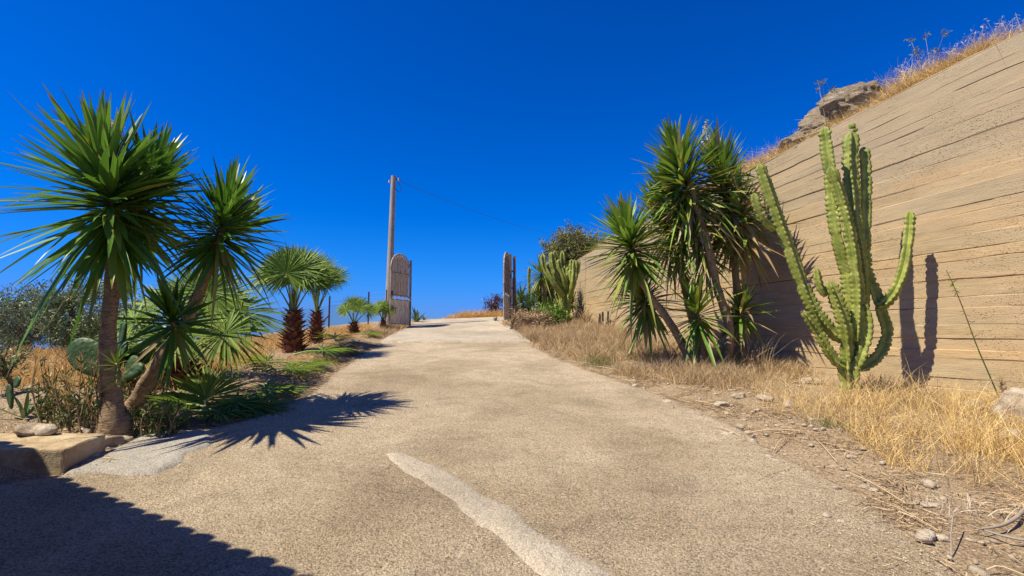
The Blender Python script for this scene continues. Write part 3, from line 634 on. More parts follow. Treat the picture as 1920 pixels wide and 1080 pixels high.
def palm(label, base, ztop_, r0, r1, fronds, R, seed, group='fan palms along the fence', lean=(0, 0), boots=90, plen=None, cull=None):
    rng = np.random.RandomState(seed); base = np.asarray(base, float); root = empty('fan_palm', base); tag(root, label, 'fan palm', group)
    h = ztop_ - base[2]; top = base + [lean[0], lean[1], h]
    mb = MB(); tube(mb, [base - [0, 0, .1], base + (top - base) * .5, top], [r0 * .8, (r0 + r1) * .4, r1 * .7], 12, 0, None, .1, seed, True, 8)
    n = boots; t = np.linspace(0, 1, n) ** 1.0; ph = np.arange(n) * 2.39996; rr = r0 + (r1 - r0) * t
    out = np.stack([np.cos(ph), np.sin(ph), 0 * ph], 1); bp = base + np.outer(t, top - base) + out * (rr * .6)[:, None]
    d = out * rng.uniform(.5, .9, (n, 1)) + [0, 0, .7]; nm = out * -.7 + [0, 0, .6]
    ribbons(mb, bp, d, nm, rr * rng.uniform(.6, .9, n), rr * .62, [(0, 1.1), (.4, .9), (.75, .55), (1, .25)], out * .25, .5, 0, 0)
    mb.build('trunk', M['boot'], root)
    for q, fr in enumerate(fronds):
        az, el, R_ = fr[:3]; pl = fr[3] if len(fr) > 3 else (plen or R * .9)
        dv = np.array([math.cos(rad(az)) * math.cos(rad(el)), math.sin(rad(az)) * math.cos(rad(el)), math.sin(rad(el))])
        hub = top + dv * pl; face = nrm(np.array([.05, -.85, .3 + .5 * math.cos(rad(el))]) + .45 * np.array([dv[0], dv[1], 0]) + rng.normal(0, .2, 3))
        a, bb = MB(), MB(); frond(a, bb, top - [0, 0, .05], hub, face, R_, seed * 31 + q, stiff=.12 + .18 * (el < 25))
        pe = bb.build('petiole', M['petiole'], root); fn = a.build('frond', M['palm'], pe); fn.matrix_parent_inverse.identity()
    return root
def fr_set(n, R, seed, lo=-5, hi=75, pl=None):
    rng = np.random.RandomState(seed); o = []
    for i in range(n):
        el = hi - (hi - lo) * (i / (n - 1)) ** .9; f = [(i * 137.5 + rng.uniform(-15, 15)) % 360, el + rng.uniform(-6, 6), R * rng.uniform(.85, 1.05)]
        if pl: f.append(pl * rng.uniform(.85, 1.1))
        o.append(tuple(f))
    return o
b = g(548, 662); dp = b[1]
palm('larger fan palm of the pair by the fence, thick shaggy brown trunk', b, at(545, 585, dp)[2], .27, .18, fr_set(18, .68, 2, 56, 94, 1.02), .7, 5)
b = g(592, 648); dq = b[1]; 
palm('slimmer fan palm standing right behind the thick-trunked one', b, at(583, 585, dq)[2], .21, .14, fr_set(12, .52, 4, 62, 94, 1.0), .7, 6)
b = g(663, 628); dr_ = b[1]
palm('small fan palm halfway between the palm pair and the gate', b, at(662, 606, dr_)[2], .2, .13, fr_set(9, .42, 7, 42, 90, .56), .5, 7, boots=40)
b = g(718, 616); ds = b[1]
palm('smallest fan palm, tucked against the pole beside the rusty gate leaf', b, at(716, 600, ds)[2], .14, .10, fr_set(8, .38, 9, 42, 90, .48), .5, 8, boots=30)
b = g(338, 722); dt = b[1]
palm('fan palm behind the leaning yucca, fronds spread wide over its low red trunk', b, at(340, 668, dt)[2], .30, .2,
     [(150, 50, .72, .95), (20, 42, .78, 1.0), (60, 60, .7, .95), (110, 66, .7, 1.0), (-20, 22, .66, .9), (170, 18, .66, .8), (-70, 30, .6, .6), (85, 35, .7, .9), (0, 70, .62, 1.0), (200, 40, .6, .8)], .75, 10, boots=60)

# cut fronds lying about
CF = 'cut palm fronds on the ground'
def cut_frond(px, py, R, az, tilt, seed, label, lift=.06, dead=0., faceup=.9, name='cut_palm_frond'):
    p = g(px, py); p[2] = gz(p[0], p[1]) + lift; ca, sa = math.cos(rad(az)), math.sin(rad(az))
    root = empty(name, p); tag(root, label, 'palm frond', CF); dv = np.array([ca, sa, math.tan(rad(tilt))]); dv = nrm(dv)
    face = nrm(np.array([0, 0, 1.]) - dv * dv[2] + np.array([.15, -1 + faceup, 0])); a, bb = MB(), MB()
    frond(a, bb, p - dv * R * .9 + [0, 0, -.02], p, face, R, seed, 40, 125, .10)
    if dead: a.a = [x * 0 + dead for x in a.a]
    bb.build('petiole', M['petiole'], root); a.build('frond', M['palm'], root)
cut_frond(385, 760, .62, 120, 22, 1, 'pale green palm frond fanned upright on the heap below the leaning yucca', .12, faceup=.4)
cut_frond(350, 765, .5, 170, 10, 5, 'darker frond at the trunk foot, under the pale upright one', .08)
cut_frond(440, 765, .6, 10, 6, 2, 'cut frond with tips out over the drive, right of the pale upright one', .08)
cut_frond(480, 770, .6, 30, 3, 3, 'dark cut frond lying flat in the yucca shade at the drive edge', .05)
cut_frond(410, 782, .5, -20, 3, 4, 'cut frond nearest the cement patch, lying among stones', .06)
cut_frond(330, 778, .45, 200, 3, 14, 'short cut frond between the two yucca trunks', .06)
cut_frond(505, 735, .6, 20, 5, 12, 'cut frond on brown soil with its tips in the tree shade', .06)
cut_frond(545, 700, .62, 15, 4, 6, 'cut frond lying in dry grass below the palm pair, lit by sun', .07)
cut_frond(500, 690, .6, 190, 4, 7, 'yellow-green cut frond in the grass left of the palm pair', .07, dead=.42)
cut_frond(605, 672, .65, 5, 6, 8, 'green cut frond leaning on the foot of the slim palm', .16)
cut_frond(640, 662, .6, 20, 3, 9, 'cut frond at the edge of the pale slab, right of the palm pair', .08)
cut_frond(625, 655, .6, 60, 8, 10, 'frond on top of the heap beside the slim palm', .2, dead=.45)
cut_frond(585, 690, .5, -10, 2, 13, 'flattened frond in shadow at the foot of the thick palm', .08)
cut_frond(690, 630, .5, 0, 3, 11, 'small cut frond by the soil bank near the gate', .07, dead=.4)

# ------------------------------------------------------------------ euphorbias
def euph_arm(mb, pts, r, seed, ribs=4, mi=0, tip=.35, seg=.34, n=None):
    pts = np.asarray(pts, float); Ls = np.sum(np.linalg.norm(np.diff(pts, axis=0), axis=1)); n = n or max(14, int(Ls / .015)); P = spline(pts, n)
    ln = np.concatenate([[0], np.cumsum(np.linalg.norm(np.diff(P, axis=0), axis=1))]); T = nrm(np.gradient(P, axis=0)); rng = np.random.RandomState(seed)
    A = nrm(np.cross(T[0], [.3, .8, .1])); vs = []; uv = []; var = []
    ns = ribs * 6; th = np.arange(ns) / ns * 2 * math.pi; c = np.abs(np.cos(ribs * th / 2)); prof = .24 + .76 * c ** 3.4; ph0 = rng.uniform(0, 6); seglen = seg * rng.uniform(.8, 1.2); r = r * (.82 if r < .15 else .9)
    for i in range(n):
        A = nrm(A - T[i] * (A @ T[i])); B = np.cross(T[i], A); s = ln[i]
        cons = 1 - .20 * np.exp(-((((s + ph0 + .1 * math.sin(s * 4 + ph0)) / seglen) % 1) - .5) ** 2 / .008); endt = min(1, ((ln[-1] - s) / (r * 1.3)) ** .5 + .12); st = min(1, .55 + s / (r * 2.5))
        scal = 1 + .26 * (.8 + .4 * math.sin(s * 5 + ph0)) * (np.abs(np.sin(s * 3.1416 / .075 + ph0 + 1.2 * math.sin(s * 3 + ph0))) - .55) * c ** 3
        rr = r * cons * endt * st * prof * scal; tw = .25 * math.sin(s * 1.1 + ph0)
        vs.append(P[i] + np.outer(np.cos(th + tw) * rr, A) + np.outer(np.sin(th + tw) * rr, B)); uv.append(np.column_stack([th / 6.283, np.full(ns, s)])); var.append(c)
    i, j = np.meshgrid(np.arange(n - 1), np.arange(ns), indexing='ij'); a = (i * ns + j).ravel(); b_ = (i * ns + (j + 1) % ns).ravel()
    V = np.concatenate(vs); mb.add(V, np.stack([a, b_, b_ + ns, a + ns], 1), np.concatenate(uv), np.concatenate(var), mi)
    ring = vs[-1]; q = np.arange(ns); mb.add(np.vstack([ring, P[-1] + T[-1] * r * .1]), np.stack([q, (q + 1) % ns, np.full(ns, ns)], 1), None, .5, mi)
b = g(1594, 750); De = b[1] + .28; b = at(1594, 748, De); b[2] = H(b[0], b[1])
root = empty('candelabra_euphorbia', b); tag(root, 'tall green candelabra euphorbia with thick ribbed columns, in front of the concrete wall', 'cactus', 'candelabra euphorbias')
def E(px, py, dd=0): return at(px, py, De + dd)
mb = MB(); euph_arm(mb, [E(1594, 762), E(1594, 735), E(1592, 700), E(1590, 672)], .155, 1, 5); mb.build('trunk', M['euph'], root)
arms = [
 ([E(1590, 690), E(1588, 645, -.05), E(1584, 610, -.1), E(1570, 567, -.12), E(1556, 528, -.12)], .135, 2),
 ([E(1606, 670), E(1601, 608, .05), E(1595, 549, .05), E(1586, 500, .05), E(1571, 441), E(1562, 377), E(1559, 330), E(1552, 285), E(1546, 238)], .125, 3),
 ([E(1608, 640, -.08), E(1609, 554, -.1), E(1604, 506, -.12), E(1594, 441, -.12), E(1578, 377, -.12), E(1557, 312, -.12)], .115, 4),
 ([E(1612, 640, .1), E(1617, 540, .12), E(1611, 468, .1), E(1603, 415, .1), E(1599, 361, .1), E(1595, 307, .1), E(1596, 246, .1)], .135, 5),
 ([E(1600, 692, .1), E(1622, 688, .1), E(1650, 662, .12), E(1662, 622, .15), E(1652, 588, .15), E(1640, 548, .15), E(1624, 511, .15), E(1620, 468, .15), E(1621, 415, .15), E(1622, 340, .15), E(1619, 276, .15)], .125, 6),
 ([E(1645, 574, .1), E(1662, 566, .05), E(1681, 540, .0), E(1695, 500, 0), E(1704, 441, 0), E(1707, 396, 0)], .120, 7),
 ([E(1580, 640), E(1546, 606), E(1519, 565), E(1500, 520), E(1480, 466), E(1459, 410), E(1439, 352), E(1424, 307)], .115, 8),
 ([E(1452, 432), E(1436, 415, -.03), E(1423, 395, -.05), E(1413, 362, -.08)], .095, 9),
 ([E(1590, 690), E(1567, 676), E(1546, 645), E(1528, 612), E(1507, 585)], .105, 10),
 ([E(1548, 556, -.1), E(1537, 536, -.1), E(1530, 502, -.1)], .08, 11),
 ([E(1606, 690, -.05), E(1620, 650, -.1), E(1626, 610, -.1), E(1617, 565, -.1)], .12, 12),
]
for pts, r, sd in arms:
    mb = MB(); euph_arm(mb, pts, r * (.95 if sd in (3, 4, 5, 8) else .84), sd, 4 if sd % 3 else 3); mb.build('arm', M['euph'], root)
mb = MB(); rock_mesh(mb, E(1597, 237, .1), (.05, .05, .05), 5); rock_mesh(mb, E(1603, 243, .08), (.04, .03, .04), 6); mb.build('fruit', M['euph'], root)
# far one by the gate
b = g(1059, 618); Df = b[1]; root = empty('candelabra_euphorbia', b); tag(root, 'far candelabra euphorbia with upraised arms, between the yucca bush and the end of the wall', 'cactus', 'candelabra euphorbias')
def F_(px, py, dd=0): return at(px, py, Df + dd)
mb = MB(); euph_arm(mb, [F_(1059, 622), F_(1059, 590), F_(1061, 552), F_(1058, 530)], .22, 1, 5); mb.build('trunk', M['euph'], root)
FC = [((1060, 560), (1040, 535), (1022, 505), (1017, 476)), ((1058, 545), (1044, 520), (1036, 495), (1034, 472)), ((1058, 540), (1048, 512), (1041, 478), (1040, 470)), ((1060, 545), (1056, 510), (1054, 470)),
      ((1062, 550), (1059, 525), (1049, 500), (1048, 486)), ((1062, 555), (1064, 535), (1060, 512)), ((1064, 560), (1068, 540), (1072, 510), (1071, 486)), ((1065, 560), (1074, 535), (1077, 505), (1077, 487)),
      ((1068, 545), (1078, 520), (1083, 500), (1083, 488)), ((1064, 550), (1066, 530), (1065, 500)), ((1057, 585), (1048, 565), (1043, 545)), ((1069, 550), (1072, 530), (1069, 505)), ((1056, 535), (1030, 512), (1027, 492))]
for q, ps in enumerate(FC):
    mb = MB(); euph_arm(mb, [F_(x, y, ((q * 37) % 7 - 3) * .12 * (i_ > 0)) for i_, (x, y) in enumerate(ps)], .13, q + 20, n=26); mb.build('arm', M['euph'], root)
# slim column left of the bush
b = g(993, 600); mb = MB(); Ds = b[1] + 1.0
euph_arm(mb, [at(996, 604, Ds), at(993, 560, Ds), at(992, 520, Ds), at(993, 500, Ds)], .10, 3, n=60); euph_arm(mb, [at(995, 575, Ds), at(1000, 560, Ds), at(1001, 545, Ds)], .09, 4, n=30); tag(mb.build('column_cactus', M['euph']), 'slim upright cactus column between the gate post and the yucca bush', 'cactus')

# ------------------------------------------------------------------ bushes by the gate
def bush_yucca(px, py, dd, heads, label, seed, mat='yucca_r', L=.6, name='yucca_bush'):
    b = g(px, py); D = b[1] + dd; base = at(px, py, D); base[2] = H(base[0], D) - .05; root = empty(name, base); tag(root, label, 'yucca bush', 'yucca bushes by the gate')
    for q, (hx, hy, n, l) in enumerate(heads):
        h = at(hx, hy, D + ((q * 5) % 3 - 1) * .35); m = MB(); tube(m, [base + [(q % 3 - 1) * .1, 0, 0], (base + h) / 2 + [.05, 0, 0], h], [.09, .07, .05], 8, n=8); m.build('trunk', M['bark'], root)
        m = MB(); rosette(m, h - [0, 0, .12], h + [0, 0, .12], n, l, .055, seed + q, lo=-60, dead=.12, yellow=.1); m.build('crown', M[mat], root)
bush_yucca(1025, 608, .6, [(1015, 515, 120, .85), (1030, 540, 140, .9), (1040, 505, 110, .8), (1048, 570, 110, .85), (1010, 560, 90, .75), (1072, 572, 80, .7), (1022, 585, 80, .7)], 'large many-headed yucca bush filling the gap behind the far euphorbia', 51)
bush_yucca(978, 606, .3, [(978, 565, 100, .75), (990, 575, 80, .65), (968, 575, 60, .6)], 'dark low yucca bush directly right of the gate post', 61, 'yucca')

def leafy(label, cat, name, centre, size, n, leafL, leafW, mat, seed, branches=10, base=None, kinds=None, twigs='obark', group=None, clump=16, up=.2, r0=.05):
    rng = np.random.RandomState(seed); centre = np.asarray(centre, float); size = np.asarray(size, float); base = centre - [0, 0, size[2]] if base is None else np.asarray(base, float)
    root = empty(name, base); tag(root, label, cat, group); mbr = MB(); tips = []
    fork = base + (centre - base) * .45 * np.array([.6, .6, 1])
    tube(mbr, [base - [0, 0, .1], (base + fork) / 2 + rng.normal(0, .04, 3), fork], [r0 * 1.3, r0, r0 * .85], 9, n=8, rough=.15)
    for q in range(branches):
        u = nrm(rng.normal(size=3) + [0, 0, .5]); e = centre + u * size * rng.uniform(.55, .9); m = (fork + e) / 2 + rng.normal(0, .12, 3) * size
        P = spline([fork, m, e], 8); tube(mbr, P, np.linspace(r0 * .6, r0 * .12, 8), 6); tips += [P[4], P[6], P[7]]
        for _ in range(3): 
            st = P[rng.randint(3, 7)]; e2 = st + nrm(rng.normal(size=3)) * size * rng.uniform(.2, .45); tube(mbr, [st, (st + e2) / 2 + rng.normal(0, .03, 3), e2], [r0 * .25, r0 * .15, r0 * .06], 4); tips += [e2, (st + e2) / 2]
    mbr.build('trunk' if 'tree' in name else 'stems', M[twigs], root)
    ncl = n // clump; C = []
    while len(C) < ncl:
        if rng.rand() < .5 and tips: c = tips[rng.randint(len(tips))] + rng.normal(0, .1, 3) * size
        else: u = nrm(rng.normal(size=3)); c = centre + u * size * rng.uniform(.35, 1.0) ** .6 * (1 + .25 * mnoise.noise(Vector(u * 2.3 + seed)))
        if mnoise.noise(Vector(c * 1.6) + Vector((seed, 0, 0))) > -.22 and c[2] > base[2] + .02: C.append(c)
    C = np.repeat(np.array(C), clump, 0); k_ = len(C); tw = np.repeat(nrm(rng.normal(size=(ncl, 3)) + [0, 0, up]), clump, 0)
    t = rng.uniform(-.5, .5, (k_, 1)); B = C + tw * t * leafL * 4 + rng.normal(0, leafL * .35, (k_, 3)); d = nrm(tw * .7 + rng.normal(size=(k_, 3)) * .7)
    m = MB(); ribbons(m, B, d, rng.normal(size=(k_, 3)), leafL * rng.uniform(.7, 1.2, k_), leafW, [(0, .3), (.4, 1), (1, .1)], None, 0, 0, 0, wide=2); m.build('crown' if 'tree' in name else 'foliage', M[mat], root); return root
# scrub on the hillside top beyond the wall end
D = 21.5
leafy('brownish green shrub on the bank top above the far end of the wall', 'shrub', 'shrub', at(1078, 468, 22), (1.5, 1.2, .95), 14000, .13, .035, 'scrub', 3, base=at(1075, 520, 22.5), r0=.05, group='shrubs near the gate')
leafy('purplish bare-looking shrub behind the right gate leaf', 'shrub', 'shrub', at(928, 572, 24), (.55, .5, .5), 1600, .12, .035, 'purple', 5, base=at(935, 600, 24), r0=.03, group='shrubs near the gate')
leafy('yellow-green weedy shrub at the foot of the far euphorbia', 'shrub', 'shrub', at(1030, 595, Df + .2), (.8, .5, .35), 2600, .16, .03, 'yucca_r', 6, base=at(1030, 612, Df), r0=.02, group='shrubs near the gate')
leafy('brown dry shrub between the gate post and the far euphorbia', 'shrub', 'shrub', at(992, 598, Df - .2), (.9, .4, .3), 2400, .13, .02, 'litter', 16, base=at(990, 612, Df - .2), r0=.02, group='shrubs near the gate', twigs='litter')
# bank earth behind the wall end
mb = MB(); rock_mesh(mb, at(1120, 545, 25), (3.2, 3, 2.2), 9, cuts=4); tag(mb.build('earth_bank', M['soil']), kind='structure')
# olives
OL = 'olive trees beyond the fence'
leafy('olive tree at the far left with a single straight trunk', 'olive tree', 'olive_tree', at(50, 602, 12.5), (1.05, .9, .80), 14000, .075, .024, 'olive', 11, base=at(46, 705, 12.5), group=OL, r0=.10)
leafy('larger dark olive tree with forked low limbs behind the prickly pear', 'olive tree', 'olive_tree', at(165, 590, 11.5), (1.25, 1.0, .85), 20000, .075, .024, 'olive', 12, base=at(118, 702, 11.5), group=OL, r0=.11)
leafy('small olive tree seen under the fronds, just left of the steel fence posts', 'olive tree', 'olive_tree', at(412, 622, 19), (.85, .8, .42), 3200, .09, .028, 'olive', 13, base=at(395, 660, 19), group=OL, r0=.06)
leafy('thin grey-green olive bush at the picture edge beside the first olive', 'olive bush', 'olive_bush', at(8, 668, 7.0), (.32, .3, .42), 900, .07, .016, 'olive', 14, base=at(12, 738, 7.0), group=OL, r0=.03)

# ------------------------------------------------------------------ plants at the left
def pad(mb, base, up, face, L, W, T=.05, seed=0):
    up = nrm(up); face = nrm(np.asarray(face) - up * np.dot(face, up)); sd = np.cross(up, face); nu_, nv_ = 22, 12
    th = np.linspace(0, 2 * math.pi, nu_ + 1)[:-1]; V = []; 
    for a in np.linspace(-math.pi / 2, math.pi / 2, nv_):
        r_ = math.cos(a); z_ = math.sin(a); ca, sa = np.cos(th) * r_, np.sin(th) * r_
        y = (sa + 1) / 2; wid = W / 2 * ca * (.62 + .5 * y) ; V.append(np.asarray(base) + np.outer(y * L, up) + np.outer(wid, sd) + face * T * z_ * (.5 + .5 * r_))
    V = np.concatenate(V); i, j = np.meshgrid(np.arange(nv_ - 1), np.arange(nu_), indexing='ij'); a = (i * nu_ + j).ravel(); b_ = (i * nu_ + (j + 1) % nu_).ravel(); mb.add(V, np.stack([a, b_, b_ + nu_, a + nu_], 1))
PR = 'prickly pears on the bank'
b = g(205, 745); Dp = 6.5; base = at(205, 735, Dp); root = empty('prickly_pear', base); tag(root, 'prickly pear with huge dark pads behind the thick yucca trunk', 'prickly pear', PR)
for bx, by, tx, ty, L_, W_, dd, fc in [(222, 705, 130, 645, .74, .46, 0, (.75, -.5, -.4)), (210, 760, 205, 690, .5, .34, .1, (.2, -1, .1)), (215, 700, 238, 640, .42, .24, .0, (-.9, -1, .2)), (220, 700, 235, 595, .62, .3, .25, (-.8, -.8, .2)),
                                       (235, 690, 285, 645, .42, .32, .1, (.5, -1, .2)), (232, 720, 255, 672, .38, .26, -.05, (-.2, -1, .3)), (232, 710, 262, 690, .3, .2, -.1, (0, -1, .5)), (228, 660, 232, 590, .45, .26, .3, (-1, -.6, 0))]:
    m = MB(); A_ = at(bx, by, Dp + dd); B_ = at(tx, ty, Dp + dd); pad(m, A_, B_ - A_, fc, max(L_, np.linalg.norm(B_ - A_)), W_); m.build('pad', M['pear'], root)
Dq = 5.9; base = at(35, 760, Dq); root = empty('prickly_pear', base); tag(root, 'small pale prickly pear of two pads near the olive bush', 'prickly pear', PR)
for bx, by, tx, ty, W_ in [(22, 768, 16, 722, .15), (28, 728, 36, 706, .16)]:
    m = MB(); A_ = at(bx, by, Dq); B_ = at(tx, ty, Dq); pad(m, A_, B_ - A_, (-.5, -1, .2), np.linalg.norm(B_ - A_) * 1.05, W_, .025); m.build('pad', M['pear'], root)
def agave(px, py, n, L, W, label, seed, mat='agave', lo=20, hi=85, dd=0, group='agaves', z=None):
    p = g(px, py); p = at(px, py, p[1] + dd); p[2] = gz(p[0], p[1]) if z is None else z; mb = MB(); rosette(mb, p, p + [0, 0, .05], n, L, W, seed, lo=lo, hi=hi, yellow=0); tag(mb.build('agave', M[mat]), label, 'agave', group)
agave(45, 778, 11, .36, .055, 'small upright agave beside the two-pad prickly pear', 5)
agave(780, 607, 16, .75, .11, 'blue-green agave behind the rusty left gate leaf', 6, lo=25, dd=.6)
agave(930, 603, 14, .25, .05, 'little agave at the foot of the right gate leaf', 7)
agave(1378, 690, 14, .45, .07, 'broad-leaved agave in the shade at the foot of the yuccas', 8, lo=30, dd=-.1)
agave(795, 604, 10, .3, .05, 'tiny agave on the crest right of the left gate leaf', 9, dd=.8)
# shoot on the trunk
mb = MB(); p = at(218, 690, d0 - .12); rosette(mb, p, p + [0, 0, .08], 16, .22, .03, 9, lo=-30, yellow=.2); p = at(217, 725, d0 - .13); rosette(mb, p, p + [0, 0, .04], 7, .14, .02, 10, lo=-30); tag(mb.build('yucca_shoot', M['yucca_r']), 'small fresh green shoot sprouting from the thick yucca trunk', 'plant shoot')
# oleander like bush with dry flower heads
def stems_bush(label, px0, px1, py, top0, top1, D_, n, seed, name='flowering_bush', dryfrac=.5):
    rng = np.random.RandomState(seed); base = at((px0 + px1) / 2, py, D_); root = empty(name, base); tag(root, label, 'bush', 'stemmy bushes on the left bank'); a, b_, c_ = MB(), MB(), MB()
    for q in range(n):
        x0 = rng.uniform(px0, px1); dd = rng.uniform(-.3, .3); p = at(x0, py, D_ + dd); p[2] = gz(p[0], p[1]) - .02; tp = at(x0 + rng.normal(0, 14), rng.uniform(top0, top1), D_ + dd); mid = (p + tp) / 2 + rng.normal(0, .04, 3)
        P = spline([p, mid, tp], 9); tube(a, P, np.linspace(.008, .003, 9), 5); m = rng.randint(14, 34); t = rng.uniform(.1, 1, m); B = np.stack([np.interp(t * 8, np.arange(9), P[:, i]) for i in range(3)], 1)
        d = nrm(rng.normal(size=(m, 3)) + [0, 0, .9]); dry = (t > .7) & (rng.rand() < dryfrac)
        ribbons(b_, B[~dry], d[~dry], rng.normal(size=((~dry).sum(), 3)), .09, .016, [(0, .4), (.5, 1), (1, .05)], None, .2, np.where(rng.rand((~dry).sum()) < .15, .9, 0), 0)
        if dry.any():
            k_ = dry.sum() * 2; B2 = np.repeat(B[dry], 2, 0); ribbons(c_, B2, rng.normal(size=(k_, 3)) * .5 + [0, 0, 1], rng.normal(size=(k_, 3)), .12, .008, [(0, 1), (1, .1)], None, 0, 0, 0, wide=2)
    a.build('stems', M['litter'], root); b_.build('foliage', M['herb'], root)
    if c_.n: c_.build('seed_heads', M['gold'], root)
stems_bush('leafy green bush with dry golden flower heads between the block and thick yucca', 75, 185, 795, 660, 760, 5.55, 46, 3)
stems_bush('low green weeds growing at the foot of the two yucca trunks', 225, 335, 790, 752, 782, 5.6, 40, 4, 'weed_clump', 0)
stems_bush('weedy green tuft under the prickly pear and leaning trunk', 225, 300, 730, 690, 715, 6.6, 26, 6, 'weed_clump', .4)

# ------------------------------------------------------------------ block wall, stones
A = g(118, 889); Bq = g(168, 864); Cq = g(0, 874); dl_ = nrm(Cq[:2] - A[:2]); Cq2 = Cq[:2] + dl_ * 2.2
ztA = at(124, 842, A[1])[2]; Bq = Bq.copy(); wd = Bq[:2] - A[:2]; wd = nrm(wd) * max(.5, np.linalg.norm(wd))
c4 = [A[:2], A[:2] + wd, Cq2 + wd, Cq2]
def block():
    import bmesh
    bm = bmesh.new(); ztop_ = [ztA, ztA + .035, ztA + .06, ztA + .03]
    lo_ = [bm.verts.new((p[0], p[1], H(p[0], p[1]) - .15)) for p in c4]; hi_ = [bm.verts.new((p[0], p[1], z)) for p, z in zip(c4, ztop_)]
    for q in range(4): bm.faces.new([lo_[q], lo_[(q + 1) % 4], hi_[(q + 1) % 4], hi_[q]])
    bm.faces.new(hi_); bm.faces.new(lo_[::-1]); bmesh.ops.recalc_face_normals(bm, faces=bm.faces)
    bmesh.ops.bevel(bm, geom=bm.edges[:], offset=.025, segments=3, affect='EDGES', profile=.6)
    bmesh.ops.subdivide_edges(bm, edges=[e for e in bm.edges if e.calc_length() > .08], cuts=6, use_grid_fill=True)
    for v in bm.verts:
        n = mnoise.fractal(Vector(v.co) * 5, 1, 2, 4); v.co += v.normal * n * .014
    me = bpy.data.meshes.new('concrete_block'); bm.to_mesh(me); bm.free(); me.materials.append(M['conc']); [setattr(p, 'use_smooth', False) for p in me.polygons]
    o = bpy.data.objects.new('concrete_block', me); COL.objects.link(o); tag(o, 'low tan concrete block wall end at the corner of the left bank', 'block')
block()
ST = 'stones round the left bank'
rock('stone', 180, 858, (.12, .075, .05), 3, 'pale loose stone against the end of the concrete block', group=ST)
for px, py, s, sd, lb, zz in [(62, 800, (.20, .13, .07), 4, 'dark flat stone on top of the concrete block', .1), (85, 808, (.19, .11, .06), 5, 'second dark flat stone on the block, nearer the drive', .1)]:
    p = at(px, py, 4.9); mb = MB(); rock_mesh(mb, (p[0], p[1], max(ztA + .03, gz(p[0], p[1])) + .04), s, sd); tag(mb.build('stone', M['rock']), lb, 'stone', ST)
rock('stone', 162, 806, (.09, .07, .05), 6, 'pale angular stone left of the thick yucca trunk foot', group=ST)
rock('stone', 205, 832, (.17, .12, .09), 7, 'big brown stone right below the thick yucca trunk', group=ST)
rock('stone', 232, 824, (.1, .1, .06), 8, 'brown stone wedged beside the big one under the yucca', group=ST)
rng = random.Random(5)
for q in range(34):
    px = rng.uniform(150, 420); py = 832 - (px - 150) * .1 + rng.uniform(-14, 12) - (25 if px > 330 else 0); s = rng.uniform(.02, .055)
    rock('small_stone', px, py, s, 100 + q, 'small brownish stone in the rubble line at the yucca feet', group='rubble stones below the yuccas', sub=2)
# right side
boul = rock('boulder', 1925, 800, (.42, .32, .27), 21, 'big pale limestone boulder at the foot of the wall', 'boulder', lift=.7, nz=.2, sub=4)
SR = 'stones on the right verge'
for q, (px, py, s, lb) in enumerate([(1735, 1003, .085, 'rounded tan stone lying nearest on the right road edge'), (1765, 1008, .05, 'small stone touching the rounded tan one'), (1578, 978, .05, 'pale pebble on bare concrete left of the rounded tan stone'),
    (1356, 762, .13, 'grey angular stone at the verge below the yucca clump'), (1432, 752, .12, 'pale stone in thin grass left of the big euphorbia'), (1482, 760, .14, 'flat pale stone next to the euphorbia foot'), (1250, 755, .08, 'white chip at the road edge below the leaning yucca'),
    (1388, 745, .12, 'half-buried stone near the yucca shade'), (1520, 715, .16, 'flat white stone by the wall shadow'), (1830, 762, .16, 'flat grey stone between wall and boulder'), (1403, 812, .07, 'brown stone at the road edge among dry reeds'), (1362, 815, .06, 'tan pebble left of the brown road-edge stone'),
    (1378, 805, .05, 'tiny tan stone between reeds'), (1445, 858, .06, 'grey chip on the aggregate by white litter'), (1468, 890, .05, 'flat splinter of stone on the road margin'), (1310, 780, .06, 'light chip just on the drive'), (1620, 912, .05, 'cream pebble under the tall grass edge'), (1638, 918, .04, 'second cream pebble under tall grass'),
    (1900, 830, .2, 'crumbled limestone slab beneath the boulder'), (1840, 800, .1, 'small rock in front of the grey flat stone'), (1725, 740, .1, 'stone at the foot of the euphorbia shadow'), (1590, 1032, .035, 'white fleck pebble on the near drive')]):
    rock('stone', px, py, s, 200 + q, lb, group=SR, nz=.2)
nr = 230
rr_ = np.random.RandomState(8)
for q in range(nr):
    y = rr_.uniform(2.9, 9) ** 1.0; e = xr(y); x = e + rr_.normal(.35, .4) if q % 3 else e + rr_.uniform(.2, 2.6)
    if x < e - .5: continue
    s = rr_.uniform(.012, .042) * (1.7 if q % 7 == 0 else 1); mb = MB(); rock_mesh(mb, (x, y, float(H(x, y, x > e)) + s * .25), (s, s * .75, s * .5), 300 + q, sub=2); tag(mb.build('pebble', M['rock']), 'loose limestone chip scattered along the right edge of the drive', 'pebble', 'chips along the right edge')
# outcrop
c = hill(1560, .9); mbo = MB()
def outcrop():
    mb = MB()
    for px, s, sz, sd, rise in [(1440, .6, (.5, .35, .26), 1, .0), (1472, .65, (.62, .45, .34), 2, .05), (1520, .7, (.62, .45, .40), 3, .08), (1552, .65, (.40, .35, .38), 4, .06), (1460, .4, (.42, .25, .18), 5, -.05)]:
        p = hill(px, s); t = WT[np.argmin(np.hypot(*(WP - p[:2]).T))]; rock_mesh(mb, p + [0, 0, rise], sz, sd + 50, cuts=7, sub=5, strat=.03, rz=math.atan2(t[1], t[0]), nz=.26)
    tag(mb.build('rock_outcrop', M['outcrop']), 'weathered layered rock outcrop above the retaining wall', 'rock outcrop')
outcrop()

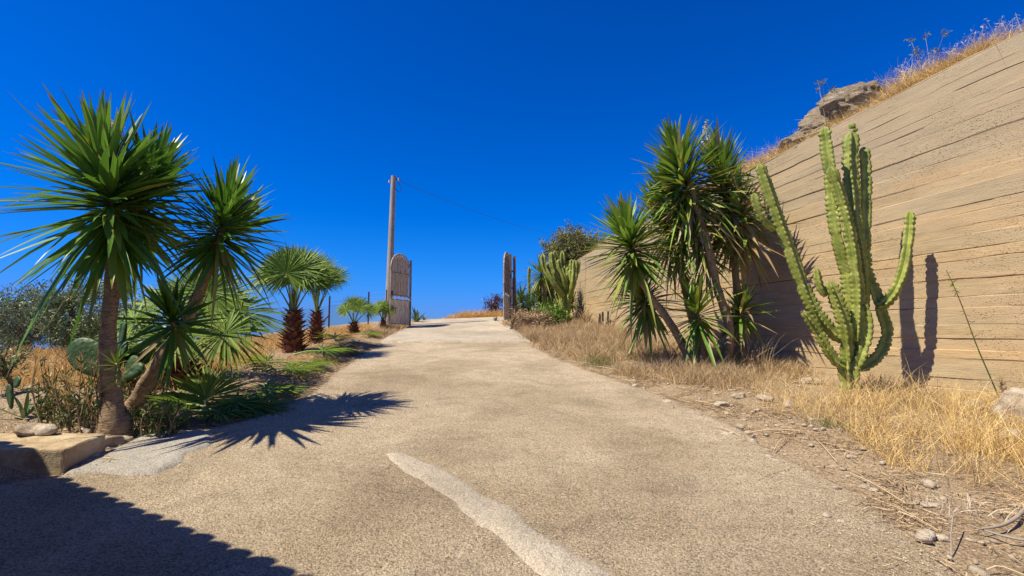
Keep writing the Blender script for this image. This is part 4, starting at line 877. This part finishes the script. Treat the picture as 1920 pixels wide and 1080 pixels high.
# ------------------------------------------------------------------ gate, pole, fence
pb = g(767, 613); Dg = pb[1]
def gate_leaf(p_hinge, p_free, zb, h, label, archside):
    root = empty('gate_leaf', (*p_hinge, zb)); tag(root, label, 'gate', 'leaves of the open gate'); p0 = np.array([*p_hinge, zb]); p1 = np.array([*p_free, zb]); W = np.linalg.norm(p1 - p0); u = (p1 - p0) / W; z = np.array([0, 0, 1.])
    nz_ = np.cross(u, z); spring = h * .80
    def top(s): return spring + (h - spring) * math.sqrt(max(0, 1 - (2 * s / W - 1) ** 2))
    m = MB(); arch = [p0 + u * s + z * top(s) for s in np.linspace(0, W, 25)]
    path = [p0 + z * .05, p0 + z * spring] ; tube(m, path, .028, 6); tube(m, [p1 + z * .05, p1 + z * spring], .028, 6); tube(m, arch, .028, 6)
    for hh in (.07, h * .36, h * .415, h * .72): tube(m, [p0 + z * hh, p1 + z * hh], .024, 6)
    m.build('frame', M['iron'], root); m = MB(); nb = 12
    for i in range(1, nb): s = W * i / nb; tube(m, [p0 + u * s + z * h * .415, p0 + u * s + z * (top(s) - .01)], .011, 5)
    m.build('bars', M['iron'], root); m = MB(); n_ = 56; xs = np.linspace(.02, W - .02, n_); off = .016 * np.sign(np.sin(xs * 2 * math.pi / (W / 11)))
    lo_ = [p0 + u * x + nz_ * o + z * .09 for x, o in zip(xs, off)]; hi_ = [p + z * (h * .36 - .11) for p in lo_]; q = np.arange(n_ - 1); m.add(lo_ + hi_, np.stack([q, q + 1, q + 1 + n_, q + n_], 1), smooth=False)
    m.build('sheet_panel', M['sheet'], root)
    # thin sheeting behind the upper bars
    m = MB(); n_ = 41; xs = np.linspace(.03, W - .03, n_); lo_ = [p0 + u * x + nz_ * (.03 + .01 * ((i % 4) < 2)) + z * h * .42 for i, x in enumerate(xs)]; hi_ = [p0 + u * x + nz_ * (.03 + .01 * ((i % 4) < 2)) + z * (top(x) - .03) for i, x in enumerate(xs)]
    q = np.arange(n_ - 1); m.add(lo_ + hi_, np.stack([q, q + 1, q + 1 + n_, q + n_], 1), smooth=False); m.build('backing_sheet', M['sheet'], root)
    m = MB()
    for i in range(5):
        cc = p0 + u * W * (i + .5) / 5 + z * h * .388; th = np.linspace(0, 2 * math.pi, 13); tube(m, [cc + u * math.cos(a) * .05 + z * math.sin(a) * .05 for a in th], .010, 5, cap=False)
        tube(m, [cc - u * .11 - z * .05, cc - u * .055 + z * .05], .008, 4)
    m.build('scroll_band', M['iron'], root)
    for hh in (.12, .38, .74):
        m = MB(); tube(m, [p0 + z * h * hh - z * .09, p0 + z * h * hh + z * .09], .042, 8); m.build('hinge', M['iron'], root)
    m = MB(); lc = p1 - u * .06 + z * h * .44; box(m, lc, .12, .07, .16, math.atan2(u[1], u[0])); m.build('latch', M['post'], root)
gh = at(767, 478, Dg)[2] - at(767, 611, Dg)[2]
fr_ = at(731, 612, Dg - 1.25); zb = float(H(pb[0], pb[1])) + .06
zl = at(749, 611, Dg - .6)[2]
gate_leaf(pb[:2], fr_[:2], zl, at(749, 477, Dg - .6)[2] - zl, 'rusty arched left gate leaf standing open beside the pole', 0)
pr = g(947, 607); Dr = Dg; e0 = at(955, 604, Dr); e1 = at(945, 606, Dr - 1.45); zr = at(945, 603, Dr - .7)[2]
gate_leaf(e0[:2], e1[:2], zr, at(945, 474, Dr - .7)[2] - zr, 'right gate leaf seen almost edge on, swung open by the timber post', 1)
GP = 'gate posts'
mb = MB(); p = at(768.5, 610, Dg + .08); box(mb, (p[0], p[1], p[2] + 1.2), .07, .10, 2.55, .2); tag(mb.build('gate_post', M['post']), 'thin dark steel post carrying the left gate leaf', 'gate post', GP)
p = at(958.5, 604, Dr + .15); hp = at(957, 477, Dr + .15)[2] - p[2]
root = empty('gate_post', p); tag(root, 'pale timber-clad post carrying the right gate leaf', 'gate post', GP)
mb = MB(); box(mb, (p[0] - .06, p[1] - .02, p[2] + hp / 2 - .1), .14, .16, hp + .2, .15); box(mb, (p[0] + .125, p[1] + .02, p[2] + hp / 2 - .12), .10, .12, hp + .1, .1); mb.build('post_boards', M['timber'], root)
mb = MB(); 
for t in (.25, .5, .75): box(mb, (p[0] + .03, p[1] + .0, p[2] + hp * t), .30, .10, .05, .15)
mb.build('post_straps', M['post'], root)
# pole
pp = at(727, 617, Dg + .3); tp = at(738, 330, Dg + .3); root = empty('utility_pole', pp); tag(root, 'tall slim grey concrete utility pole beside the left gate leaf', 'utility pole')
mb = MB(); tube(mb, [pp - [0, 0, .3], tp], [.15, .095], 20, n=12); mb.build('pole', M['pole'], root)
mb = MB(); box(mb, (pp[0] - .12, pp[1] - .1, at(722, 578, Dg)[2]), .14, .12, .5); mb.build('junction_box', M['post'], root)
mb = MB(); tube(mb, [tp + [.08, 0, -.12], tp + [.28, 0, -.16]], .02, 6); th = np.linspace(-1.2, 2.6, 14); tube(mb, [tp + [.10 + .13 * math.sin(a + .6) + .06, 0, -.42 - .22 * math.cos(a)] for a in th], .010, 5); mb.build('bracket', M['cable'], root)
for dx_, dz_ in ((-.16, -.22), (.20, -.14)):
    mb = MB(); tube(mb, [tp + [dx_, 0, dz_ - .05], tp + [dx_, 0, dz_ - .02], tp + [dx_, 0, dz_ + .01], tp + [dx_, 0, dz_ + .05]], [.03, .045, .03, .04], 8); mb.build('insulator', M['render'], root)
q0 = tp + [.1, 0, -.14]; q1 = at(1105, 448, 46.); mb = MB(); L_ = [q0 + (q1 - q0) * t - np.array([0, 0, .55 * 4 * t * (1 - t)]) for t in np.linspace(0, 1, 40)]; tube(mb, L_, .008, 5); tag(mb.build('overhead_cable', M['cable']), 'thin dark cable sagging from the pole top across the sky', 'cable')
# fences
def fence(name, label, posts, h, cell, seed, wires=(1.0, .86, .76), brace=None, post_r=.03):
    root = empty(name, posts[0]); tag(root, label, 'fence', 'chain-link fences')
    for q, p in enumerate(posts): mb = MB(); box(mb, (p[0], p[1], p[2] + h * .5 - .1), post_r * 2, post_r * 2, h * 1.08 + .2, .3); mb.build('post', M['post'], root)
    if brace: 
        for a, b_ in brace: mb = MB(); tube(mb, [a, b_], .03, 6); mb.build('brace', M['post'], root)
    mw = MB(); mm = MB()
    for a, b_ in zip(posts[:-1], posts[1:]):
        a, b_ = np.asarray(a, float), np.asarray(b_, float); Lh = np.linalg.norm((b_ - a)[:2]); z = np.array([0, 0, 1.])
        for t in wires: tube(mw, [a + z * h * t, (a + b_) / 2 + z * (h * t - .02), b_ + z * h * t], .0045, 4)
        hm = h * wires[-1]; n = int(Lh / cell)
        nrm_ = nrm(np.cross(b_ - a, z)); B, Dd, LL = [], [], []
        for i in range(-int(hm / cell), n + 1):
            for s in (1, -1):
                x0, x1 = i * cell, i * cell + hm; y0, y1 = 0., hm
                if x0 < 0: y0 += -x0; x0 = 0
                if x1 > Lh: y1 -= x1 - Lh; x1 = Lh
                if x1 - x0 < .02: continue
                u0, u1 = (x0, x1) if s > 0 else (Lh - x0, Lh - x1)
                P0 = a + (b_ - a) * u0 / Lh + z * y0; P1 = a + (b_ - a) * u1 / Lh + z * y1; B.append(P0); Dd.append(P1 - P0); LL.append(np.linalg.norm(P1 - P0))
        B = np.array(B); ribbons(mm, B, np.array(Dd), np.repeat(nrm_[None], len(B), 0), np.array(LL), .006, [(0, 1), (1, 1)], None, 0, 0, 0, wide=2)
    mw.build('wire', M['wire'], root); mm.build('mesh_panel', M['wire'], root)
def gp(x, y): return np.array([x, y, float(H(x, y))])
f1 = at(461, 645, 19.3)[:2]; f2 = at(541, 640, 19.9)[:2]; f3 = at(616, 632, 20.3)[:2]
fp = [gp(-9.6, 5.5), gp(-9.7, 8.5), gp(-9.9, 11.5), gp(-10.1, 14.5), gp(-10.2, 17), gp(*f1), gp(*f2), gp(*f3), gp(*at(690, 622, 20.9)[:2]), gp(*at(724, 616, Dg + .2)[:2])]
br = [(at(616, 592, 20.3), at(588, 622, 19.9))]
fence('wire_fence', 'long rusty-posted chain-link fence along the left edge of the bank', fp, 1.32, .085, 1, brace=br)
r0_ = at(962, 604, Dr + .3); fence('wire_fence', 'short chain-link fence joining the right gate post to the bushes', [gp(*r0_[:2]), gp(r0_[0] + 1.1, r0_[1] + .6), gp(r0_[0] + 2.2, r0_[1] + 1.0)], 1.75, .1, 2, wires=(1., .95))
mb = MB(); pts = [at(963, 565, Dr + .2), at(970, 552, Dr + .2), at(982, 553, Dr + .2), at(992, 566, Dr + .2)]; tube(mb, spline(pts, 14), .01, 5); pts = [at(965, 590, Dr + .2), at(972, 560, Dr + .2), at(966, 540, Dr + .2), at(978, 528, Dr + .3)]; tube(mb, spline(pts, 14), .008, 5); pts = [at(968, 585, Dr + .2), at(984, 568, Dr + .2), at(978, 556, Dr + .2)]; tube(mb, spline(pts, 14), .008, 5)
tag(mb.build('dry_vine', M['litter']), 'bare curling vine beside the right gate post', 'vine')

# ------------------------------------------------------------------ dry grass and litter
def grass(mb, XY, h, wd, seed, droop=.35, spread=.5, k=4, zoff=-.02, Zs=None):
    rng = np.random.RandomState(seed); N = len(XY); z = H(XY[:, 0], XY[:, 1], True) if Zs is None else Zs; B = np.column_stack([XY, z + zoff])
    d = np.column_stack([rng.normal(0, spread, N), rng.normal(0, spread, N), np.ones(N)]); az = rng.uniform(0, 6.28, N)
    bend = np.column_stack([np.cos(az), np.sin(az), -.5 * np.ones(N)]) * (droop * rng.uniform(.2, 1.4, N))[:, None]
    hh = h * rng.uniform(.45, 1.25, N); ribbons(mb, B, d, np.column_stack([rng.normal(size=N), rng.normal(size=N), np.zeros(N)]), hh, wd * rng.uniform(.6, 1.3, N), [(0, 1), (.45, .85), (.8, .5), (1, .1)], bend, 0, 0, 0, wide=2)
def tufts(n, per, xf, yr, seed, rad_=.09, dens=None):
    rng = np.random.RandomState(seed); out = []
    y = rng.uniform(yr[0], yr[1], n * 4); lo, hi = xf(y); x = rng.uniform(0, 1, len(y)) * (hi - lo) + lo; ok = hi > lo
    if dens is not None: ok &= rng.rand(len(y)) < dens(x, y)
    x, y = x[ok][:n], y[ok][:n]; return np.column_stack([np.repeat(x, per), np.repeat(y, per)]) + rng.normal(0, rad_, (len(x) * per, 2))
def xwall(y): 
    o = np.argsort(WP[:, 1]); return np.interp(y, WP[o, 1], WP[o, 0])
def right_band(a, b_):
    return lambda y: (xr(y) + a + .25 * fbm(y * 1.5, y * 0, 3, 5), np.minimum(xwall(y) - .08, xr(y) + b_))
# far right verge: thick pale tufts
mb = MB(); XY = tufts(1500, 26, right_band(.15, 6), (10.2, 20.5), 1, .10, lambda x, y: np.clip(.35 + 1.5 * fbm(x * .8, y * .8, 3, 3) + .35, 0, 1)); grass(mb, XY, .36, .009, 2)
# beneath the yuccas and towards the euphorbia
XY = tufts(420, 24, right_band(.35, 6), (8.0, 10.4), 3, .08, lambda x, y: np.clip(.3 + 2.2 * fbm(x * 1.2, y * 1.2, 3, 13), 0, 1)); grass(mb, XY, .30, .007, 4)
XY = tufts(200, 22, right_band(.9, 6), (6.2, 8.2), 5, .08, lambda x, y: np.clip(.25 + 1.6 * fbm(x * 1.2, y * 1.2, 3, 14), 0, 1)); grass(mb, XY, .22, .005, 6)
tag(mb.build('dry_grass', M['straw']), kind='stuff')
# near right: golden taller grass
mb = MB(); XY = tufts(760, 26, right_band(.6, 4.6), (2.7, 6.6), 7, .09, lambda x, y: np.clip(.42 + 2.4 * fbm(x * 1.3, y * 1.3, 4, 15), 0, 1) * sm(.5, 1.2, x - xr(y))); grass(mb, XY, .30, .0042, 8, .5, .45)
XY = tufts(420, 9, right_band(.8, 4.6), (3.0, 6.8), 9, .12); grass(mb, XY, .62, .004, 10, .6, .35)
tag(mb.build('golden_grass', M['gold2']), kind='stuff')
# left bank golden field
def left_band(a, b_): return lambda y: (xl(y) - b_, xl(y) - a)
mb = MB(); XY = tufts(3000, 18, lambda y: (-10.6 + 0 * y, xl(y) - 1.6 + .3 * fbm(y, y * 0, 3, 8)), (7.2, 20.5), 11, .12, lambda x, y: np.clip(.75 + 1.2 * fbm(x * .7, y * .7, 3, 16), 0, 1)); grass(mb, XY, .24, .010, 12)
XY = tufts(500, 14, lambda y: (xl(y) - 1.8, xl(y) - .25), (7.5, 20), 21, .10, lambda x, y: np.clip(.3 + 1.4 * fbm(x, y, 3, 17), 0, 1)); grass(mb, XY, .14, .008, 22)
tag(mb.build('golden_bank_grass', M['gold']), kind='stuff')
mb = MB(); XY = tufts(700, 22, lambda y: (-4.4 + 0 * y, 1.5 + 0 * y), (22.9, 25), 13, .12); m_ = (XY[:, 1] > 23.0 + .5 * fbm(XY[:, 0], XY[:, 0] * 0, 3, 4)); XY = XY[m_]; hh = .10 + .38 * sm(-3.4, -2.2, XY[:, 0]); 
grass(mb, XY, hh, .012, 14); tag(mb.build('crest_grass', M['gold']), kind='stuff')
# weeds beside the gate posts and the soil bank
mb = MB(); XY = tufts(160, 20, lambda y: (xl(y) - .9, xl(y) - .05), (15.5, 22.5), 15, .1); grass(mb, XY, .22, .009, 16); XY = tufts(130, 22, lambda y: (xr(y) - .1, xr(y) + 2.2), (19, 21.5), 17, .1); grass(mb, XY, .42, .010, 18); tag(mb.build('gate_grass', M['straw']), kind='stuff')
# grass on top of the wall
rng = np.random.RandomState(31); mb = MB(); pts = []
idx = rng.randint(0, nu // 4, 2400); sq = rng.uniform(0, 2.2, 2400) ** 1.2
for i_, s_ in zip(idx, sq):
    p = HSa[min(int(np.searchsorted(ss, s_)), len(ss) - 1), min(i_, nn_ - 1)]
    if p[1] > 5 and mnoise.noise(Vector(p) * .9) > -.25: pts.append(p)
pts = np.array(pts)
for _ in range(1500):
    q_ = rng.uniform(1340, 1850); 
    if q_ > 1700 and rng.rand() < .0: continue
    pts = np.vstack([pts, hill(q_, 0)[None] + [rng.uniform(0, .3), rng.normal(0, .05), .08]]) if rng.rand() < np.interp(q_, [1340, 1420, 1450, 1600, 1640, 1820, 1850], [.8, .8, .25, .25, 1, 1, 0]) else pts
P = np.repeat(pts, 20, 0) + rng.normal(0, .07, (len(pts) * 20, 3)) * [1, 1, 0]; grass(mb, P[:, :2], .40, .006, 32, .5, .5, Zs=P[:, 2]); tag(mb.build('wall_top_grass', M['gold2']), kind='stuff')
# oats: tall stalks with hanging seed heads
def oats(mb, B, h, seed, lean=(.3, 0)):
    rng = np.random.RandomState(seed); N = len(B); d = np.column_stack([rng.normal(lean[0], .3, N), rng.normal(lean[1], .3, N), np.ones(N)]); d = nrm(d); L = h * rng.uniform(.6, 1.15, N); bend = np.column_stack([rng.uniform(.05, .35, N), rng.normal(0, .1, N), -.12 * np.ones(N)])
    ribbons(mb, B, d, rng.normal(size=(N, 3)), L, .005, [(0, 1), (.5, .8), (1, .4)], bend, 0, 0, 0, wide=2)
    for _ in range(9):
        t = rng.uniform(.6, 1, N); p = B + d * (L * t)[:, None] + bend * (L * t * t)[:, None]; ribbons(mb, p + rng.normal(0, .025, (N, 3)), rng.normal(size=(N, 3)) * .5 + [.5, 0, -.5], rng.normal(size=(N, 3)), .05, .008, [(0, .3), (.4, 1), (1, .1)], None, 0, 0, 0, wide=2)
B = []
for px, s, n in [(1400, .3, 8), (1450, .6, 8), (1490, 1.0, 8), (1560, 1.2, 6), (1640, .5, 8), (1690, .4, 10), (1730, .35, 16), (1770, .3, 22), (1800, .3, 22), (1840, .3, 10), (1880, .3, 14), (1905, .3, 10)]:
    for _ in range(n): B.append(hill(px + rng.normal(0, 14), max(.05, s + rng.normal(0, .15))))
mb = MB(); oats(mb, np.array(B), .75, 5, (.25, 0)); tag(mb.build('wild_oats', M['seed']), kind='stuff')
# yellow weeds / dead brush by the shaded wall foot and cactus foot
def brush(label, px, py, dd, n, h, seed, mat='litter', wd=.006, sp=.45):
    p = g(px, py); rng = np.random.RandomState(seed); c0 = at(px, py, p[1] + dd)[:2]; XY = c0 + rng.normal(0, .14, (n, 2)); mb = MB(); grass(mb, XY, h, wd, seed, .5, sp); tag(mb.build('dry_brush', M[mat]), label, 'dry brush', 'dry brush tufts')
brush('tall bare brown stalks standing before the shaded wall', 1418, 700, 0, 60, .85, 1, sp=.22)
brush('grey-brown dry tuft at the foot of the leaning yucca', 1250, 700, 0, 260, .38, 2)
brush('dry straw-like tuft in front of the low young yucca', 1330, 705, 0, 300, .42, 3, 'straw')
brush('dark spiky dry stump against the far wall', 1098, 610, 0, 120, .75, 4, sp=.2, wd=.02)
brush('small dark dry stalks at the wall right of the stump', 1140, 622, 0, 60, .6, 5, sp=.15, wd=.02)
brush('dead brown brush around the big euphorbia base', 1640, 742, .3, 260, .34, 6)
brush('dry pale tuft at the foot of the euphorbia shadow', 1700, 745, .1, 160, .40, 7, 'straw')
brush('reddish dry twigs at the boulder left side', 1860, 752, .1, 200, .26, 8, 'gold')
brush('grey-green grass tuft on the verge by the far yucca', 1120, 690, .2, 240, .34, 9, 'scrub')
brush('grey-green thin tuft at the middle of the right verge', 1148, 668, .2, 160, .3, 10, 'scrub')
brush('bright green small weed tuft among the golden grass', 1565, 800, 0, 160, .16, 11, 'herb')
brush('dry twig tuft right of the yucca clump', 1380, 712, 0, 220, .36, 12)
brush('bleached dry head of a stalk lying near the road edge', 1790, 960, 0, 90, .14, 13, 'seed')
# litter of straws, twigs and leaves
def litter(mb, XY, L, wd, seed):
    rng = np.random.RandomState(seed); N = len(XY); a = rng.uniform(0, 6.28, N); Ls = L * rng.uniform(.3, 1.4, N); onroad = (XY[:, 0] < xr(XY[:, 1])) & (XY[:, 0] > xl(XY[:, 1])); z = np.where(onroad, H(XY[:, 0], XY[:, 1]) + .018, H(XY[:, 0], XY[:, 1], True) + .012) + rng.uniform(0, .02, N)
    ribbons(mb, np.column_stack([XY, z]), np.column_stack([np.cos(a), np.sin(a), rng.normal(.02, .06, N)]), np.column_stack([rng.normal(0, .4, (N, 2)), np.ones(N)]), Ls, wd * rng.uniform(.5, 1.6, N), [(0, .8), (.5, 1), (1, .5)], np.column_stack([rng.normal(0, .15, (N, 2)), np.zeros(N)]), 0, 0, 0, wide=2)
mb = MB(); rng = np.random.RandomState(2)
y = rng.uniform(2.6, 11, 16000); XY = np.column_stack([xr(y) + np.abs(rng.normal(0, .9, len(y))) - .12 + .15 * fbm(y * 2, y * 0, 3, 4), y]); XY = XY[fbm(XY[:, 0] * 2.2, XY[:, 1] * 2.2, 4, 19) > -.02 + .1 * rng.rand(len(XY))]; litter(mb, XY, .10, .005, 3)
y = rng.uniform(2.6, 8, 350); XY = np.column_stack([xr(y) - np.abs(rng.normal(0, .45, len(y))), y]); litter(mb, XY, .06, .004, 4)
y = rng.uniform(4.5, 14, 9000); XY = np.column_stack([xl(y) - np.abs(rng.normal(0, .9, len(y))) + .08, y]); litter(mb, XY, .10, .007, 5)
y = rng.uniform(10, 21, 5000); XY = np.column_stack([xr(y) + np.abs(rng.normal(0, .8, len(y))), y]); litter(mb, XY, .14, .008, 6)
y = rng.uniform(2.6, 7.5, 3000); XY = np.column_stack([xr(y) + rng.uniform(.2, 4, len(y)), y]); litter(mb, XY, .09, .004, 7)
tag(mb.build('straw_litter', M['litter']), kind='stuff')
k = NT('gravel_grains'); M['gravel'] = k.out(k.ramp(k.island(), [(0, (.12, .08, .05)), (.15, (.38, .28, .18)), (.5, (.58, .46, .31)), (.8, (.70, .60, .45)), (.92, (.45, .24, .13)), (1, (.80, .74, .62))]), None, .9, .2)
def grains(name, x, y, sz, seed):
    rng = np.random.RandomState(seed); n = len(x); z = H(x, y) + .014 + sz * .15; O = np.array([[1, 0, 0], [.3, .9, 0], [-.8, .5, 0], [-.7, -.6, 0], [.4, -.9, 0], [0, .1, .8], [.1, 0, -.6]]); V = O[None] * sz[:, None, None] * rng.uniform(.6, 1.2, (n, 7, 1)) * np.array([1, .8, .7]); a = rng.uniform(0, 6.28, n)
    c_, s_ = np.cos(a)[:, None], np.sin(a)[:, None]; V = np.stack([V[..., 0] * c_ - V[..., 1] * s_ + x[:, None], V[..., 0] * s_ + V[..., 1] * c_ + y[:, None], V[..., 2] + z[:, None]], -1)
    F = np.array([(0, 1, 5), (1, 2, 5), (2, 3, 5), (3, 4, 5), (4, 0, 5), (1, 0, 6), (2, 1, 6), (3, 2, 6), (4, 3, 6), (0, 4, 6)]); m = MB(); m.add(V.reshape(-1, 3), (F[None] + 7 * np.arange(n)[:, None, None]).reshape(-1, 3), smooth=False); tag(m.build(name, M['gravel']), kind='stuff')
rng = np.random.RandomState(77); n = 26000; y = 2.3 + 9 * rng.rand(n) ** 1.6; t = rng.rand(n); x = xl(y) + (xr(y) - xl(y)) * t; kp = (fbm(x * 1.1, y * 1.1, 4, 33) > -.25 + .5 * rng.rand(n)) | (rng.rand(n) < .25) | (np.minimum(t, 1 - t) < .06); grains('loose_gravel', x[kp], y[kp], rng.uniform(.0025, .007, kp.sum()), 5)
# reeds: longer dry canes lying on the verge
RD = 'dry canes lying on the right verge'
for q, (x0, y0, x1, y1, r_) in enumerate([(a0, b0, c0, d0_, e0_ * .6) for a0, b0, c0, d0_, e0_ in [(1305, 755, 1370, 773, .008), (1400, 815, 1500, 822, .010), (1340, 803, 1390, 822, .007), (1600, 798, 1720, 796, .008), (1595, 895, 1700, 950, .006), (1850, 1075, 1920, 1085, .008), (1560, 850, 1610, 862, .006), (1180, 700, 1280, 722, .008), (1100, 688, 1150, 694, .008), (1640, 940, 1760, 1000, .005), (1450, 850, 1480, 826, .007), (1530, 835, 1570, 868, .005), (1420, 905, 1490, 880, .004)]]):
    a_, b_ = g(x0, y0), g(x1, y1); a_[2] = gz(a_[0], a_[1]) + .03; b_[2] = gz(b_[0], b_[1]) + .03; mb = MB(); tube(mb, [a_, (a_ + b_) / 2 + [0, .03, .02], b_], r_, 5, n=6); tag(mb.build('dry_cane', M['straw']), 'dry straw-coloured cane lying flat along the right verge', 'cane', RD)
p0, p1 = g(1784, 1042), None; st = at(1784, 1042, p0[1]); mb = MB(); tube(mb, [st, at(1783, 1000, p0[1] + .1), at(1788, 960, p0[1] + .25)], .004, 5); tag(mb.build('dead_stalk', M['rootm']), 'single bleached upright stalk with a frayed head at the near verge', 'stalk')
# driftwood-like root near the bottom right
mb = MB(); pts = [g(1840, 1010), g(1875, 1005), g(1905, 990), g(1925, 970)]; pts = [p + [0, 0, .06] for p in pts]; tube(mb, pts, [.004, .008, .012, .013], 7, n=14, rough=.3); pts = [g(1820, 1000), g(1860, 1014), g(1900, 1025), g(1930, 1030)]; tube(mb, [p + [0, 0, .05] for p in pts], [.003, .006, .008, .008], 6, n=10); tag(mb.build('dead_root', M['rootm']), 'grey bleached dead root lying in the litter at the near right corner', 'root')
# the thin stalk plant in front of the wall
D = g(1882, 770)[1]; root = empty('tall_weed', at(1882, 768, D)); tag(root, 'single thin tall weed with a yellow tip leaning left before the wall', 'weed')
P = spline([at(1882, 768, D), at(1860, 715, D), at(1832, 650, D), at(1808, 585, D), at(1790, 540, D), at(1774, 506, D)], 24); mb = MB(); tube(mb, P, np.linspace(.009, .004, 24), 5); mb.build('stem', M['herb'], root)
rng = np.random.RandomState(3); mb = MB(); t = rng.uniform(8, 23, 40); t[:22] = rng.uniform(17, 21, 22); B = np.stack([np.interp(t, np.arange(24), P[:, i]) for i in range(3)], 1); ribbons(mb, B, rng.normal(size=(40, 3)), rng.normal(size=(40, 3)), .06, .012, [(0, .4), (.5, 1), (1, .1)], None, .2, .5, 0); mb.build('leaf_tips', M['yucca_r'], root)
# wall top stalk plants
for px, lb in ((1490, 'tall dry umbelled weed standing above the rock outcrop'), (1678, 'dry thistle-like weed on the wall top near the tall oats')):
    p = hill(px, .35); root = empty('dry_weed', p); tag(root, lb, 'weed', 'dry weeds on the wall top'); a, b_ = MB(), MB(); rng = np.random.RandomState(px)
    for q in range(6):
        e = p + [rng.normal(0, .12), rng.normal(0, .1), rng.uniform(.45, 1.0)]; tube(a, [p, (p + e) / 2 + rng.normal(0, .02, 3), e], [.006, .003, .002], 4); k_ = 26; ribbons(b_, e + rng.normal(0, .03, (k_, 3)), rng.normal(size=(k_, 3)) + [0, 0, .5], rng.normal(size=(k_, 3)), .05, .012, [(0, .5), (.5, 1), (1, .2)], None, 0, 0, 0, wide=2)
    a.build('stems', M['straw'], root); b_.build('seed_heads', M['scrub'], root)

# ------------------------------------------------------------------ tile-roofed house whose eave shades the corner of the drive
def house():
    a_ = g(88, 888)[:2]; b_ = g(547, 1078)[:2]; hz = 3.0
    off = -np.array(SUN_AZ) * 0
    e = lambda p: np.array([p[0], p[1], 0]) + SUNV * ((hz + .0 - H(p[0], p[1])) / SUNV[2]) + np.array([0, 0, H(p[0], p[1])])
    A3 = e(a_); B3 = e(b_); u = nrm((B3 - A3) * [1, 1, 0]); A3 = A3 - u * .55; B3 = B3 + u * 1.8; n = np.array([-u[1], u[0], 0]); 
    if n @ SUNV < 0: n = -n
    Lx = np.linalg.norm((B3 - A3)[:2]); root = empty('house', A3 * [1, 1, 0]); tag(root, 'tile-roofed house beside the viewer whose eave shades the near corner', 'house')
    m = MB(); c_ = A3 + u * Lx / 2 + n * 2.4; ang = math.atan2(u[1], u[0]); box(m, (c_[0], c_[1], hz / 2 - .6), Lx - .5, 4, hz + 1., ang); m.build('wall', M['render'], root)
    m = MB(); nt_ = int(Lx / .19)
    for i in range(nt_):
        q = A3 + u * (i + .5) * .19; th = np.linspace(0, math.pi, 7); ring = lambda p: [p + u * .085 * math.cos(t) + np.array([0, 0, (.06 + .05 * ((i * 7) % 5) / 4) * math.sin(t)]) for t in th]
        p_ = [q + n * s + np.array([0, 0, .28 * s]) for s in (0, 1, 2.5)]; V = ring(p_[0]) + ring(p_[1]) + ring(p_[2]); F = [(j + r_ * 7, j + 1 + r_ * 7, j + 8 + r_ * 7, j + 7 + r_ * 7) for r_ in range(2) for j in range(6)]; m.add(V, F)
    V = [A3 - [0, 0, .02], B3 - [0, 0, .02], B3 + n * 2.5 + [0, 0, .68], A3 + n * 2.5 + [0, 0, .68], A3 + n * 5 - [0, 0, .02], B3 + n * 5 - [0, 0, .02]]; m.add(V, [(0, 1, 2, 3), (3, 2, 5, 4)]); m.build('roof', M['clay'], root)
house()
# every part's own origin stays at its thing's base
